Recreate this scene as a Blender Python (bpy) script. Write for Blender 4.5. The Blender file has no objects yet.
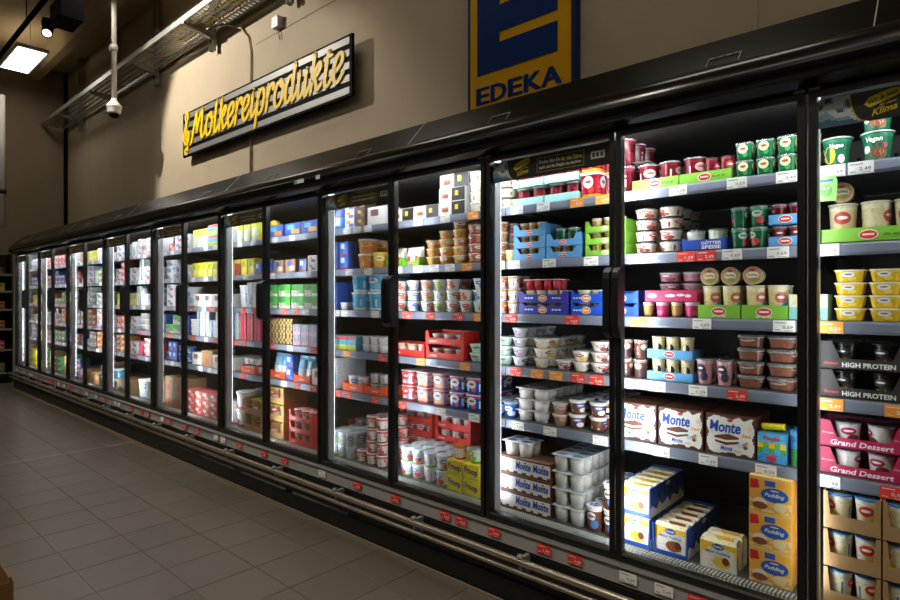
import bpy, math, random
from mathutils import Vector

# ------------------------------------------------------------------ camera, world, exposure
scene = bpy.context.scene
HC = 1.31
cam_data = bpy.data.cameras.new('camera')
cam_data.sensor_width = 36.0
cam_data.lens = 581.0 / 900.0 * 36.0
cam_data.shift_y = -2.0 / 900.0
cam_data.clip_start = 0.02
camera = bpy.data.objects.new('camera', cam_data)
scene.collection.objects.link(camera)
camera.location = (0, 0, HC)
camera.rotation_euler = (math.radians(90), 0, math.radians(42.06))
scene.camera = camera

world = bpy.data.worlds.new('world')
scene.world = world
world.use_nodes = True
world.node_tree.nodes['Background'].inputs[0].default_value = (1.0, 0.88, 0.74, 1)
world.node_tree.nodes['Background'].inputs[1].default_value = 0.04

scene.view_settings.view_transform = 'Standard'
scene.view_settings.look = 'None'
scene.view_settings.exposure = 0.0
scene.view_settings.gamma = 1.0
scene.view_settings.use_curve_mapping = False
scene.cycles.use_denoising = True
scene.cycles.max_bounces = 7
scene.cycles.diffuse_bounces = 3
scene.cycles.glossy_bounces = 4
scene.cycles.transparent_max_bounces = 16
scene.cycles.caustics_reflective = False
scene.cycles.caustics_refractive = False
scene.cycles.sample_clamp_indirect = 4.0

LED_STRENGTH = 14.0       # cold white tubes on the cabinet mullions
STILE_FILL_STRENGTH = 54.0 # strips added behind the door stiles to even out the shelf light
TOP_LED_STRENGTH = 66.0   # tube under each canopy
PANEL_STRENGTH = 7.6      # ceiling panels
SPOT_POWER = 400.0       # track spot aimed at the wall sign
FILL_SPOT_POWER = 195.0        # unseen spots added to brighten the floor and cabinet fronts
SPOT_POS = (-6.9, 0.95, 4.72)
SPOT_AIM = (-5.95, 3.0, 2.95)

random.seed(11)
col = scene.collection
PI = math.pi

# ------------------------------------------------------------------ helpers
def hx(s):
    s = s.lstrip('#')
    return tuple(int(s[i:i + 2], 16) / 255.0 for i in (0, 2, 4))

def lin(c):
    c = hx(c) if isinstance(c, str) else c
    return tuple(x / 12.92 if x <= 0.04045 else ((x + 0.055) / 1.055) ** 2.4 for x in c) + (1.0,)

_text = {}
def text_geo(s):
    if s in _text:
        return _text[s]
    cu = bpy.data.curves.new('lettering_source', 'FONT')
    cu.body = s
    cu.resolution_u = 2
    if not s[0].isdigit(): cu.offset = 0.024
    ob = bpy.data.objects.new('lettering_source', cu)
    me = bpy.data.meshes.new_from_object(ob)
    vs = [(v.co.x, v.co.y) for v in me.vertices]
    fs = [tuple(p.vertices) for p in me.polygons]
    bpy.data.objects.remove(ob); bpy.data.curves.remove(cu); bpy.data.meshes.remove(me)
    x0 = min(v[0] for v in vs); x1 = max(v[0] for v in vs)
    y0 = min(v[1] for v in vs); y1 = max(v[1] for v in vs)
    vs = [((x - x0) / (x1 - x0) - 0.5, (y - y0) / (y1 - y0) - 0.5) for x, y in vs]
    _text[s] = (vs, fs)
    return _text[s]

class MB:
    """collects faces with a printed colour each; build() makes one mesh"""
    def __init__(self):
        self.V = []; self.F = []; self.C = []; self.S = []
    def poly(self, pts, c, smooth=False):
        n = len(self.V)
        self.V += [tuple(p) for p in pts]
        self.F.append(tuple(range(n, n + len(pts)))); self.C.append(hx(c) if isinstance(c, str) else c); self.S.append(smooth)
        return self
    def box(self, x0, x1, y0, y1, z0, z1, c, front=None, top=None, side=None):
        front = front or c; top = top or c; side = side or c
        p = [(x0, y0, z0), (x1, y0, z0), (x1, y1, z0), (x0, y1, z0), (x0, y0, z1), (x1, y0, z1), (x1, y1, z1), (x0, y1, z1)]
        n = len(self.V); self.V += p
        for f, cc in (((0, 1, 5, 4), front), ((1, 2, 6, 5), side), ((2, 3, 7, 6), c), ((3, 0, 4, 7), side), ((4, 5, 6, 7), top), ((3, 2, 1, 0), c)):
            self.F.append(tuple(n + i for i in f)); self.C.append(hx(cc) if isinstance(cc, str) else cc); self.S.append(False)
        return self
    def prism(self, prof, x0, x1, c, smooth=False, closed=True):
        """profile of (y, z) extruded along x"""
        n = len(self.V); m = len(prof)
        self.V += [(x0, y, z) for y, z in prof] + [(x1, y, z) for y, z in prof]
        cc = hx(c) if isinstance(c, str) else c
        for i in range(m if closed else m - 1):
            j = (i + 1) % m
            self.F.append((n + i, n + j, n + m + j, n + m + i)); self.C.append(cc); self.S.append(smooth)
        if closed:
            self.poly([(x0, y, z) for y, z in reversed(prof)], cc)
            self.poly([(x1, y, z) for y, z in prof], cc)
        return self
    def lathe(self, prof, n, cf, sq=2.0, cx=0, cy=0, cap=True, capcol=None, yscale=1.0, base=0.0):
        """prof: list of (r, z); cf(u, v) gives a colour, u = 0 faces the aisle; sq > 2 squares the plan"""
        b = len(self.V)
        for r, z in prof:
            for i in range(n):
                a = 2 * PI * i / n
                s, c_ = math.sin(a), math.cos(a)
                k = 1.0 if sq == 2.0 else (abs(s) ** sq + abs(c_) ** sq) ** (-1.0 / sq)
                self.V.append((cx + r * k * s, cy - r * k * c_ * yscale, z + base))
        zs = [z for r, z in prof]; z0, z1 = min(zs), max(zs)
        for j in range(len(prof) - 1):
            for i in range(n):
                i2 = (i + 1) % n
                u = (i + 0.5) / n
                u = u - 1 if u > 0.5 else u
                v = ((prof[j][1] + prof[j + 1][1]) / 2 - z0) / max(1e-6, z1 - z0)
                c_ = cf(u, v) if callable(cf) else cf
                self.F.append((b + j * n + i, b + j * n + i2, b + (j + 1) * n + i2, b + (j + 1) * n + i))
                self.C.append(hx(c_) if isinstance(c_, str) else c_); self.S.append(sq == 2.0 or sq < 3)
        if cap:
            for j, rev in ((0, True), (len(prof) - 1, False)):
                f = [b + j * n + i for i in range(n)]
                if capcol is not None: c_ = capcol
                else: c_ = cf(0, 0 if rev else 1) if callable(cf) else cf
                self.F.append(tuple(f[::-1] if rev else f)); self.C.append(hx(c_) if isinstance(c_, str) else c_); self.S.append(False)
        return self
    def grid(self, o, du, dv, nu, nv, painter):
        """a flat printed panel: origin o, edge vectors du, dv, painter(u, v)"""
        o = Vector(o); du = Vector(du); dv = Vector(dv); b = len(self.V)
        for j in range(nv + 1):
            for i in range(nu + 1):
                self.V.append(tuple(o + du * (i / nu) + dv * (j / nv)))
        for j in range(nv):
            for i in range(nu):
                c_ = painter((i + 0.5) / nu, (j + 0.5) / nv)
                self.F.append((b + j * (nu + 1) + i, b + j * (nu + 1) + i + 1, b + (j + 1) * (nu + 1) + i + 1, b + (j + 1) * (nu + 1) + i))
                self.C.append(hx(c_) if isinstance(c_, str) else c_); self.S.append(False)
        return self
    def disc(self, cx, cz, rx, rz, y, c, n=16, rot=0.0):
        pts = []
        for i in range(n):
            a = 2 * PI * i / n
            px, pz = rx * math.cos(a), rz * math.sin(a)
            pts.append((cx + px * math.cos(rot) - pz * math.sin(rot), y, cz + px * math.sin(rot) + pz * math.cos(rot)))
        return self.poly(pts, c)
    def text(self, s, cx, cz, w, h, y, c, shear=0.0, rise=0.0, wrap=None):
        vs, fs = text_geo(s); b = len(self.V)
        for x, z in vs:
            X = cx + x * w + z * h * shear; Z = cz + z * h + x * w * rise
            if wrap is None: self.V.append((X, y, Z))
            else:
                r = wrap(Z); a = X / r
                self.V.append((r * math.sin(a), -r * math.cos(a), Z))
        cc = hx(c) if isinstance(c, str) else c
        for f in fs:
            self.F.append(tuple(b + i for i in f)); self.C.append(cc); self.S.append(False)
        return self
    def tube(self, pts, r, n, c, cap=True):
        b = len(self.V); m = len(pts)
        cc = hx(c) if isinstance(c, str) else c
        for i, p in enumerate(pts):
            p = Vector(p)
            t = (Vector(pts[min(i + 1, m - 1)]) - Vector(pts[max(i - 1, 0)])).normalized()
            up = Vector((0, 0, 1)) if abs(t.z) < 0.95 else Vector((0, 1, 0))
            a = t.cross(up).normalized(); d = a.cross(t)
            for k in range(n):
                w = 2 * PI * k / n
                self.V.append(tuple(p + a * (r * math.cos(w)) + d * (r * math.sin(w))))
        for i in range(m - 1):
            for k in range(n):
                k2 = (k + 1) % n
                self.F.append((b + i * n + k, b + i * n + k2, b + (i + 1) * n + k2, b + (i + 1) * n + k)); self.C.append(cc); self.S.append(True)
        if cap:
            self.F.append(tuple(b + k for k in range(n))[::-1]); self.C.append(cc); self.S.append(False)
            self.F.append(tuple(b + (m - 1) * n + k for k in range(n))); self.C.append(cc); self.S.append(False)
        return self
    def mesh(self, name, mat):
        me = bpy.data.meshes.new(name)
        me.from_pydata(self.V, [], self.F)
        ca = me.color_attributes.new('print', 'BYTE_COLOR', 'CORNER')
        buf = []
        for f, c in zip(self.F, self.C):
            buf += [c[0], c[1], c[2], 1.0] * len(f)
        ca.data.foreach_set('color_srgb', buf)
        me.polygons.foreach_set('use_smooth', self.S)
        me.materials.append(mat)
        me.update()
        return me
    def build(self, name, mat, parent=None, loc=(0, 0, 0)):
        return link(name, self.mesh(name, mat), parent, loc)

def link(name, data, parent=None, loc=(0, 0, 0), rz=0.0):
    o = bpy.data.objects.new(name, data)
    col.objects.link(o)
    o.location = loc
    if rz: o.rotation_euler = (0, 0, rz)
    if parent is not None: o.parent = parent
    return o

def tag(o, label, cat, group=None):
    o['label'] = label; o['category'] = cat
    if group: o['group'] = group
    return o

def struct(o, label=None):
    o['kind'] = 'structure'
    if label: o['label'] = label
    return o

# ------------------------------------------------------------------ materials
def mat_new(name):
    m = bpy.data.materials.new(name); m.use_nodes = True
    return m, m.node_tree, m.node_tree.nodes['Principled BSDF']

def printed(name, rough, spec=0.5, coat=0.0, detail=0.0):
    m, t, b = mat_new(name)
    a = t.nodes.new('ShaderNodeAttribute'); a.attribute_name = 'print'
    if detail:      # fine print: small flecks of ink, lettering too small to read
        co = t.nodes.new('ShaderNodeTexCoord'); n = t.nodes.new('ShaderNodeTexNoise')
        n.inputs['Scale'].default_value = detail; n.inputs['Detail'].default_value = 2.0
        mp = t.nodes.new('ShaderNodeMapping'); mp.inputs['Scale'].default_value = (1.0, 1.0, 1.7)
        t.links.new(co.outputs['Object'], mp.inputs['Vector']); t.links.new(mp.outputs['Vector'], n.inputs['Vector'])
        r = t.nodes.new('ShaderNodeValToRGB'); r.color_ramp.elements[0].position = 0.56; r.color_ramp.elements[1].position = 0.66
        r.color_ramp.elements[0].color = (0, 0, 0, 1); r.color_ramp.elements[1].color = (0.5, 0.5, 0.5, 1)
        hs = t.nodes.new('ShaderNodeHueSaturation'); hs.inputs['Value'].default_value = 0.5; hs.inputs['Saturation'].default_value = 1.35; hs.inputs['Hue'].default_value = 0.53
        mx = t.nodes.new('ShaderNodeMix'); mx.data_type = 'RGBA'
        t.links.new(n.outputs['Fac'], r.inputs['Fac']); t.links.new(r.outputs['Color'], mx.inputs[0])
        t.links.new(a.outputs['Color'], hs.inputs['Color']); t.links.new(a.outputs['Color'], mx.inputs[6]); t.links.new(hs.outputs['Color'], mx.inputs[7])
        t.links.new(mx.outputs[2], b.inputs['Base Color'])
    else:
        t.links.new(a.outputs['Color'], b.inputs['Base Color'])
    b.inputs['Roughness'].default_value = rough
    b.inputs['Specular IOR Level'].default_value = spec
    b.inputs['Coat Weight'].default_value = coat
    return m

def plain(name, c, rough=0.5, metal=0.0, noise=0.0, nscale=20.0, bump=0.0, spec=0.5):
    m, t, b = mat_new(name)
    b.inputs['Base Color'].default_value = lin(c)
    b.inputs['Roughness'].default_value = rough
    b.inputs['Metallic'].default_value = metal
    b.inputs['Specular IOR Level'].default_value = spec
    if noise or bump:
        co = t.nodes.new('ShaderNodeTexCoord')
        n = t.nodes.new('ShaderNodeTexNoise'); n.inputs['Scale'].default_value = nscale; n.inputs['Detail'].default_value = 6
        t.links.new(co.outputs['Object'], n.inputs['Vector'])
        if noise:
            r = t.nodes.new('ShaderNodeValToRGB')
            k = lin(c)
            r.color_ramp.elements[0].position = 0.3; r.color_ramp.elements[1].position = 0.7
            r.color_ramp.elements[0].color = tuple(x * (1 - noise) for x in k[:3]) + (1,)
            r.color_ramp.elements[1].color = tuple(min(1, x * (1 + noise)) for x in k[:3]) + (1,)
            t.links.new(n.outputs['Fac'], r.inputs['Fac']); t.links.new(r.outputs['Color'], b.inputs['Base Color'])
        if bump:
            bp = t.nodes.new('ShaderNodeBump'); bp.inputs['Strength'].default_value = bump; bp.inputs['Distance'].default_value = 0.01
            t.links.new(n.outputs['Fac'], bp.inputs['Height']); t.links.new(bp.outputs['Normal'], b.inputs['Normal'])
    return m

def emit(name, c, s):
    m = bpy.data.materials.new(name); m.use_nodes = True
    t = m.node_tree; t.nodes.clear()
    e = t.nodes.new('ShaderNodeEmission'); e.inputs[0].default_value = lin(c); e.inputs[1].default_value = s
    o = t.nodes.new('ShaderNodeOutputMaterial'); t.links.new(e.outputs[0], o.inputs[0])
    return m

def clear(name, tint, fac_scale=1.0, rough=0.02, haze=0.0):
    m = bpy.data.materials.new(name); m.use_nodes = True
    t = m.node_tree; t.nodes.clear()
    tr = t.nodes.new('ShaderNodeBsdfTransparent'); tr.inputs[0].default_value = lin(tint)
    gl = t.nodes.new('ShaderNodeBsdfGlossy'); gl.inputs['Roughness'].default_value = rough
    fr = t.nodes.new('ShaderNodeFresnel'); fr.inputs[0].default_value = 1.45
    mu = t.nodes.new('ShaderNodeMath'); mu.operation = 'MULTIPLY'; mu.inputs[1].default_value = fac_scale
    mx = t.nodes.new('ShaderNodeMixShader'); o = t.nodes.new('ShaderNodeOutputMaterial')
    t.links.new(fr.outputs[0], mu.inputs[0]); t.links.new(mu.outputs[0], mx.inputs[0])
    src = tr.outputs[0]
    if haze:
        df = t.nodes.new('ShaderNodeBsdfDiffuse'); df.inputs[0].default_value = (0.9, 0.92, 0.95, 1)
        m2 = t.nodes.new('ShaderNodeMixShader'); m2.inputs[0].default_value = haze
        t.links.new(tr.outputs[0], m2.inputs[1]); t.links.new(df.outputs[0], m2.inputs[2]); src = m2.outputs[0]
    t.links.new(src, mx.inputs[1]); t.links.new(gl.outputs[0], mx.inputs[2]); t.links.new(mx.outputs[0], o.inputs[0])
    return m

M_PRINT = printed('printed_carton', 0.45)
M_GLOSS = printed('printed_plastic', 0.25, detail=95.0)
M_CARTON = printed('printed_board', 0.45, detail=70.0)
M_LETTER = printed('printed_lettering', 0.3)
M_FOIL = printed('foil_lid', 0.3)
M_TAG = printed('price_paper', 0.55)
M_CLEAR = clear('clear_plastic_lid', '#e8edf0', 1.6, 0.08, 0.22)
M_GLASS = clear('door_glass', '#fbfdfc', 0.42, 0.0)
M_BLACK = plain('black_powder_coat', '#121210', 0.38)
M_CANOPY = plain('black_gloss_sheet', '#060505', 0.2, spec=0.45)
M_BACK = plain('dark_liner', '#1d1a18', 0.6)
M_ALU = plain('brushed_aluminium', '#b4b5b2', 0.4, 0.6)
M_RAILMETAL = plain('steel_tube', '#c2b8a6', 0.3, 0.9)
M_GREYPL = plain('grey_plastic', '#8f9396', 0.45)
M_POST = plain('post_aluminium', '#c6c9cb', 0.4, 0.2)
M_WHITEPL = plain('white_plastic', '#d8d6cf', 0.4)
M_SHELF = plain('shelf_steel', '#50514f', 0.5)
M_STRIP = plain('price_strip', '#939391', 0.35)
M_PRAIL = plain('price_rail', '#858c9c', 0.3, 0.35)
M_LED = emit('led_tube', '#f4f8ff', LED_STRENGTH)
M_STILE_FILL = emit('stile_fill_light', '#f4f8ff', STILE_FILL_STRENGTH)
M_TLED = emit('led_tube_canopy', '#f4f8ff', TOP_LED_STRENGTH)
M_PANEL = emit('ceiling_panel_light', '#fff6e8', PANEL_STRENGTH)
M_UPFILL = emit('ceiling_fill_glow', '#ffe6c4', 2.0)  # added glow that brightens the ceiling above the panels
M_LENS = emit('spot_lens', '#fff3dc', 4.0)
M_WALL = plain('plaster', '#b9a98e', 0.85, noise=0.05, nscale=2.5, bump=0.08)
M_CEIL = plain('concrete', '#b8a888', 0.9, noise=0.12, nscale=1.6, bump=0.1)
M_GALV = plain('galvanised_steel', '#9a9c94', 0.4, 0.7, noise=0.12, nscale=60)
M_YELLOW = plain('yellow_enamel', '#f7cf00', 0.5, spec=0.3)
M_SIGNBLACK = plain('sign_black', '#0c0b0a', 0.7, spec=0.04)
M_SILVER = plain('silver_foil', '#85857f', 0.5, 0.3)
M_GROUT = plain('grout', '#7d7362', 0.75)
M_JOINT = plain('expansion_joint', '#b0a68c', 0.5)

def tile_material():
    m, t, b = mat_new('porcelain_tile')
    info = t.nodes.new('ShaderNodeObjectInfo')
    co = t.nodes.new('ShaderNodeTexCoord'); n = t.nodes.new('ShaderNodeTexNoise')
    n.inputs['Scale'].default_value = 9; n.inputs['Detail'].default_value = 8
    t.links.new(co.outputs['Object'], n.inputs['Vector'])
    r = t.nodes.new('ShaderNodeValToRGB')
    r.color_ramp.elements[0].color = lin('#5a544b'); r.color_ramp.elements[1].color = lin('#6c645a')
    ad = t.nodes.new('ShaderNodeMath'); ad.operation = 'MULTIPLY_ADD'; ad.inputs[1].default_value = 0.45
    t.links.new(n.outputs['Fac'], ad.inputs[0]); 
    m2 = t.nodes.new('ShaderNodeMath'); m2.operation = 'MULTIPLY'; m2.inputs[1].default_value = 0.5
    t.links.new(info.outputs['Random'], m2.inputs[0]); t.links.new(m2.outputs[0], ad.inputs[2])
    t.links.new(ad.outputs[0], r.inputs['Fac']); t.links.new(r.outputs['Color'], b.inputs['Base Color'])
    b.inputs['Roughness'].default_value = 0.3
    b.inputs['Specular IOR Level'].default_value = 0.5
    bp = t.nodes.new('ShaderNodeBump'); bp.inputs['Strength'].default_value = 0.12; bp.inputs['Distance'].default_value = 0.004
    t.links.new(n.outputs['Fac'], bp.inputs['Height']); t.links.new(bp.outputs['Normal'], b.inputs['Normal'])
    return m
M_TILE = tile_material()

# ------------------------------------------------------------------ the setting
XFAR = -11.56
YWALL = 3.0
CEIL = 5.15
floor = struct(MB().box(XFAR - 0.4, 6.0, -10.0, 3.2, -0.12, -0.004, '#6b6255').build('floor', M_GROUT))
TS = 0.3
tile_mb = MB()
h = TS / 2 - 0.0022
tile_mb.prism([(-h, -0.02), (-h, -0.0015), (-h + 0.0015, 0.0), (h - 0.0015, 0.0), (h, -0.0015), (h, -0.02)], -h, h, '#555555')
tile_mesh = tile_mb.mesh('floor_tile', M_TILE)

def project(X, Y, Z):
    a = math.radians(42.06); s, c = math.sin(a), math.cos(a)
    z = -X * s + Y * c
    if z < 0.3: return None
    return 450 + 581 * (X * c + Y * s) / z, 298 - 581 * (Z - HC) / z, z

cells = []
for i in range(-33, 20):
    for j in range(-40, 8):
        X = -2.3 + TS * (i + 0.5); Y = 1.764 + TS * (j + 0.5)
        if Y > 2.3 or X < XFAR: continue
        p = project(X, Y, 0)
        seen = p is not None and -40 < p[0] < 520 and 300 < p[1] < 660 and Y < 2.0
        cells.append((X, Y, seen, p[2] if p else 99))
cells.sort(key=lambda c: (not c[2], c[3]))
rest = MB()
for k, (X, Y, seen, z) in enumerate(cells):
    if seen and k < 290:
        link('floor_tile', tile_mesh, floor, (X, Y, 0))
    else:
        a = h
        rest.poly([(X - a, Y - a, -0.0005), (X + a, Y - a, -0.0005), (X + a, Y + a, -0.0005), (X - a, Y + a, -0.0005)], '#555555')
o = rest.build('floor_tile_field', M_TILE, floor); o['kind'] = 'stuff'
MB().box(-5.697, -5.681, -3.0, 2.0, -0.003, 0.0006, '#8d8470').build('expansion_joint', M_JOINT, floor)
MB().box(-10.4, 2.2, 2.0, 2.012, 0.0002, 0.012, '#6b6255').build('sealant_bead', M_GROUT, floor)

wall_back = struct(MB().box(XFAR - 0.3, 6.0, YWALL, YWALL + 0.2, 0, CEIL + 0.1, '#b9a98e').build('wall_back', M_WALL))
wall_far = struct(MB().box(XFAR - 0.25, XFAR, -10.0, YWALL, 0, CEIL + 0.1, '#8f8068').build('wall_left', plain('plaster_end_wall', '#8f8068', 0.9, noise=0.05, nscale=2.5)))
ceiling = struct(MB().box(XFAR - 0.3, 6.0, -10.0, 3.2, CEIL, CEIL + 0.2, '#5e5546').build('ceiling', M_CEIL))
for y in (-8.2, -7.0, -5.8, -4.6, -3.4, -2.2, -1.0, 0.2, 1.4, 2.55):
    MB().prism([(y - 0.1, CEIL + 0.01), (y - 0.06, CEIL - 0.22), (y + 0.06, CEIL - 0.22), (y + 0.1, CEIL + 0.01)], XFAR, 6.0, '#5e5546').build('concrete_rib', M_CEIL, ceiling)
MB().box(XFAR, XFAR + 0.25, -5.0, 2.0, 3.95, 4.12, '#3c362c').build('ceiling_beam', M_SIGNBLACK, ceiling)
# wall panel joints: proud cover strips and shadow gaps
for x, w in ((-10.4, 0.03), (-0.78, 0.05)):
    struct(MB().box(x - w / 2, x + w / 2, YWALL - 0.008, YWALL, 2.2, CEIL, '#a89a80').build('trim_1' if x < -5 else 'trim_2', M_WALL))
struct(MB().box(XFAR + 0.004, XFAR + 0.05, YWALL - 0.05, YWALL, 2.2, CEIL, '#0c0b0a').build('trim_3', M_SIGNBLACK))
struct(MB().box(-5.3, -3.0, YWALL - 0.003, YWALL, 3.83, 3.835, '#7d705c').build('trim_4', M_GROUT))

# ------------------------------------------------------------------ ceiling lights
def ceiling_panel(x, y, label):
    r = link('ceiling_light_panel', None, None, (x, y, 4.74)); tag(r, label, 'ceiling light', 'ceiling light panels')
    MB().box(-0.55, 0.55, -0.19, 0.19, 0.0, 0.05, '#cfcabf').build('housing', M_WHITEPL, r)
    MB().box(-0.525, 0.525, -0.165, 0.165, -0.004, 0.0, '#ffffff').build('diffuser', M_PANEL, r)
    MB().box(-0.5, 0.5, -0.15, 0.15, 0.05, 0.053, '#ffffff').build('added_fill_top', M_UPFILL, r)  # glowing top added to lift the dark ceiling
    for sx in (-0.4, 0.4):
        MB().tube([(sx, 0, 0.053), (sx, 0, CEIL - 4.742)], 0.004, 6, '#777777').build('suspension_rod', M_GALV, r)
    return r
ORDP = ['first', 'second', 'third', 'fourth', 'fifth', 'sixth']
for j, y in enumerate((2.1, -1.4, -4.4)):  # rows after the first are unseen, added as front light
    for i, x in enumerate((-10.2, -6.9, -4.0, -1.3, 1.4, 4.3)):
        if (i, j) == (0, 0): lab = 'bright square-looking ceiling panel light at far upper left'
        else: lab = 'ceiling panel light, %s from far wall, %s' % (ORDP[i], ('row above the cabinets', 'added fill row over the aisle', 'added fill row behind the aisle', 'fourth row behind the aisle', 'rearmost row')[j])
        ceiling_panel(x, y, lab)

# track rail and the spot that shows
tr = link('light_track', None, None, (-6.0, 1.72, 4.5)); tag(tr, 'long black lighting track under the concrete ceiling', 'light track')
MB().box(-5.0, 3.0, -0.02, 0.02, 0.0, 0.04, '#0c0b0a').build('track_profile', M_SIGNBLACK, tr)
for x in (-4.4, -2.2, 0.0, 2.2):
    MB().tube([(x, 0, 0.04), (x, 0, CEIL - 4.505)], 0.006, 6, '#222222').build('suspension_rod', M_SIGNBLACK, tr)

def aim(o, target):
    d = Vector(target) - Vector(o.location)
    o.rotation_euler = d.to_track_quat('-Z', 'Y').to_euler()

def track_spot(pos, target, label, lens_mat, power=None):
    r = link('track_spotlight', None, None, pos); aim(r, target)
    tag(r, label, 'spotlight', 'track spotlights')
    b = MB(); b.lathe([(0.05, 0.0), (0.055, 0.02), (0.055, 0.17), (0.035, 0.2)], 20, '#15140f'); b.build('lamp_head', M_SIGNBLACK, r)
    MB().lathe([(0.043, -0.003), (0.043, -0.0005)], 20, '#ffffff').build('lens', lens_mat, r)
    rg = MB()
    for k in range(20):
        a0, a1 = 2 * PI * k / 20, 2 * PI * (k + 1) / 20
        rg.poly([(0.055 * math.cos(a0), 0.055 * math.sin(a0), -0.012), (0.055 * math.cos(a1), 0.055 * math.sin(a1), -0.012), (0.055 * math.cos(a1), 0.055 * math.sin(a1), 0.02), (0.055 * math.cos(a0), 0.055 * math.sin(a0), 0.02)], '#15140f')
    rg.build('glare_ring', M_SIGNBLACK, r)
    MB().box(-0.07, 0.07, -0.03, 0.03, 0.2, 0.32, '#15140f').build('driver_box', M_SIGNBLACK, r)
    if power == 'down':
        ld = bpy.data.lights.new('spot_beam', 'SPOT'); ld.energy = FILL_SPOT_POWER; ld.color = (1.0, 0.88, 0.72)
        ld.spot_size = math.radians(66); ld.spot_blend = 0.7; ld.shadow_soft_size = 0.04
        lo = bpy.data.objects.new('spot_beam', ld); col.objects.link(lo); lo.parent = r; lo.location = (0, 0, -0.03)
    elif power:
        ld = bpy.data.lights.new('spot_beam', 'SPOT'); ld.energy = power; ld.color = (1.0, 0.93, 0.84)
        ld.spot_size = math.radians(78); ld.spot_blend = 0.3; ld.shadow_soft_size = 0.035
        lo = bpy.data.objects.new('spot_beam', ld); col.objects.link(lo); lo.parent = r; lo.location = (0, 0, -0.03)
    return r
track_spot(SPOT_POS, SPOT_AIM, 'track spotlight lighting the yellow lettered wall sign', M_LENS, SPOT_POWER)
track_spot((-7.77, 1.82, 4.30), (-5.4, 0.9, 1.6), 'black track spotlight with glowing lens beside the bright ceiling panel', M_LENS)

for i, x in enumerate((-9.4, -7.0, -4.6, -2.2, 0.2, 2.6)):  # unseen fill spots, added for light on floor and cabinet fronts
    track_spot((x, -0.5, 4.5), (x + 0.1, 1.5, 0.55), 'added fill spotlight aimed at the cabinet fronts, %s from far wall' % ORDP[i], M_LENS, 'down')
bx = link('ceiling_speaker', None, None, (-7.40, 1.93, 4.40)); tag(bx, 'black box speaker hanging from the track beside the spotlight', 'speaker')
MB().box(-0.25, 0.15, -0.11, 0.11, -0.06, 0.16, '#0c0b0a').build('speaker_cabinet', M_SIGNBLACK, bx)
MB().box(-0.22, 0.12, -0.114, -0.11, -0.04, 0.14, '#1b1a18').build('speaker_grille', M_BACK, bx)
MB().box(-0.03, 0.03, -0.03, 0.03, 0.16, 0.745, '#0c0b0a').build('bracket', M_SIGNBLACK, bx)

# dome camera on a white pole
pc = link('dome_camera', None, None, (-7.43, 2.4, 3.40)); tag(pc, 'white dome surveillance camera hanging on a long white pole', 'camera')
MB().tube([(0, 0, 0.2), (0, 0, CEIL - 3.405)], 0.028, 12, '#d8d6cf').build('pole', M_WHITEPL, pc)
MB().tube([(0, 0, 0.78), (0, 0, 0.85)], 0.04, 12, '#d8d6cf').build('pole_coupling', M_WHITEPL, pc)
MB().box(-0.09, -0.03, -0.025, 0.025, 0.8, 0.86, '#d8d6cf').build('cable_clip', M_WHITEPL, pc)
MB().lathe([(0.028, 0.23), (0.038, 0.2), (0.08, 0.15), (0.084, 0.144), (0.084, 0.125), (0.077, 0.12), (0.074, 0.07), (0.06, 0.05)], 20, '#d8d6cf').build('camera_housing', M_WHITEPL, pc)
MB().lathe([(0.055, 0.055), (0.05, 0.03), (0.036, 0.012), (0.014, 0.003)], 16, '#0c0b0a').build('lens_dome', M_SIGNBLACK, pc)

# cable tray along the wall
ct = link('cable_tray', None, None, (0, 0, 0)); tag(ct, 'perforated galvanised cable tray running along the wall under the ceiling', 'cable tray')
TZ, TY0, TY1 = 4.18, 2.62, 2.95
tb = MB(); pit = 0.066
nx = int(10.6 / pit); ny = 5; wy = (TY1 - TY0) / ny
for i in range(nx):
    x0 = XFAR + 0.05 + i * pit
    for j in range(ny):
        y0 = TY0 + j * wy
        a, b_ = 0.30, 0.70      # slotted hole
        X0, X1, Y0, Y1 = x0 + pit * 0.2, x0 + pit * 0.8, y0 + wy * 0.2, y0 + wy * 0.8
        for q in (((x0, y0), (x0 + pit, y0), (X1, Y0), (X0, Y0)), ((x0 + pit, y0), (x0 + pit, y0 + wy), (X1, Y1), (X1, Y0)),
                  ((x0 + pit, y0 + wy), (x0, y0 + wy), (X0, Y1), (X1, Y1)), ((x0, y0 + wy), (x0, y0), (X0, Y0), (X0, Y1))):
            tb.poly([(x, y, TZ) for x, y in q], '#9a9c94')
tb.build('perforated_base', M_GALV, ct)
for y in (TY0, TY1):
    MB().prism([(y - 0.002, TZ - 0.001), (y + 0.002, TZ - 0.001), (y + 0.002, TZ + 0.06), (y - 0.002, TZ + 0.06)], XFAR + 0.05, -0.9, '#9a9c94').build('side_rail', M_GALV, ct)
for y, c_ in ((2.735, '#e5c400'), (2.765, '#e5c400'), (2.795, '#e5c400'), (2.825, '#e5c400'), (2.855, '#e5c400')):
    tag(MB().tube([(-6.6, y, TZ + 0.018), (-5.2, y + 0.004, TZ + 0.017), (-3.6, y, TZ + 0.018), (-1.0, y, TZ + 0.018)], 0.014, 8, c_).build('yellow_cable', M_GLOSS),
        'yellow cable lying lengthwise in the galvanised cable tray', 'cable', 'yellow cables in the tray')
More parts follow.
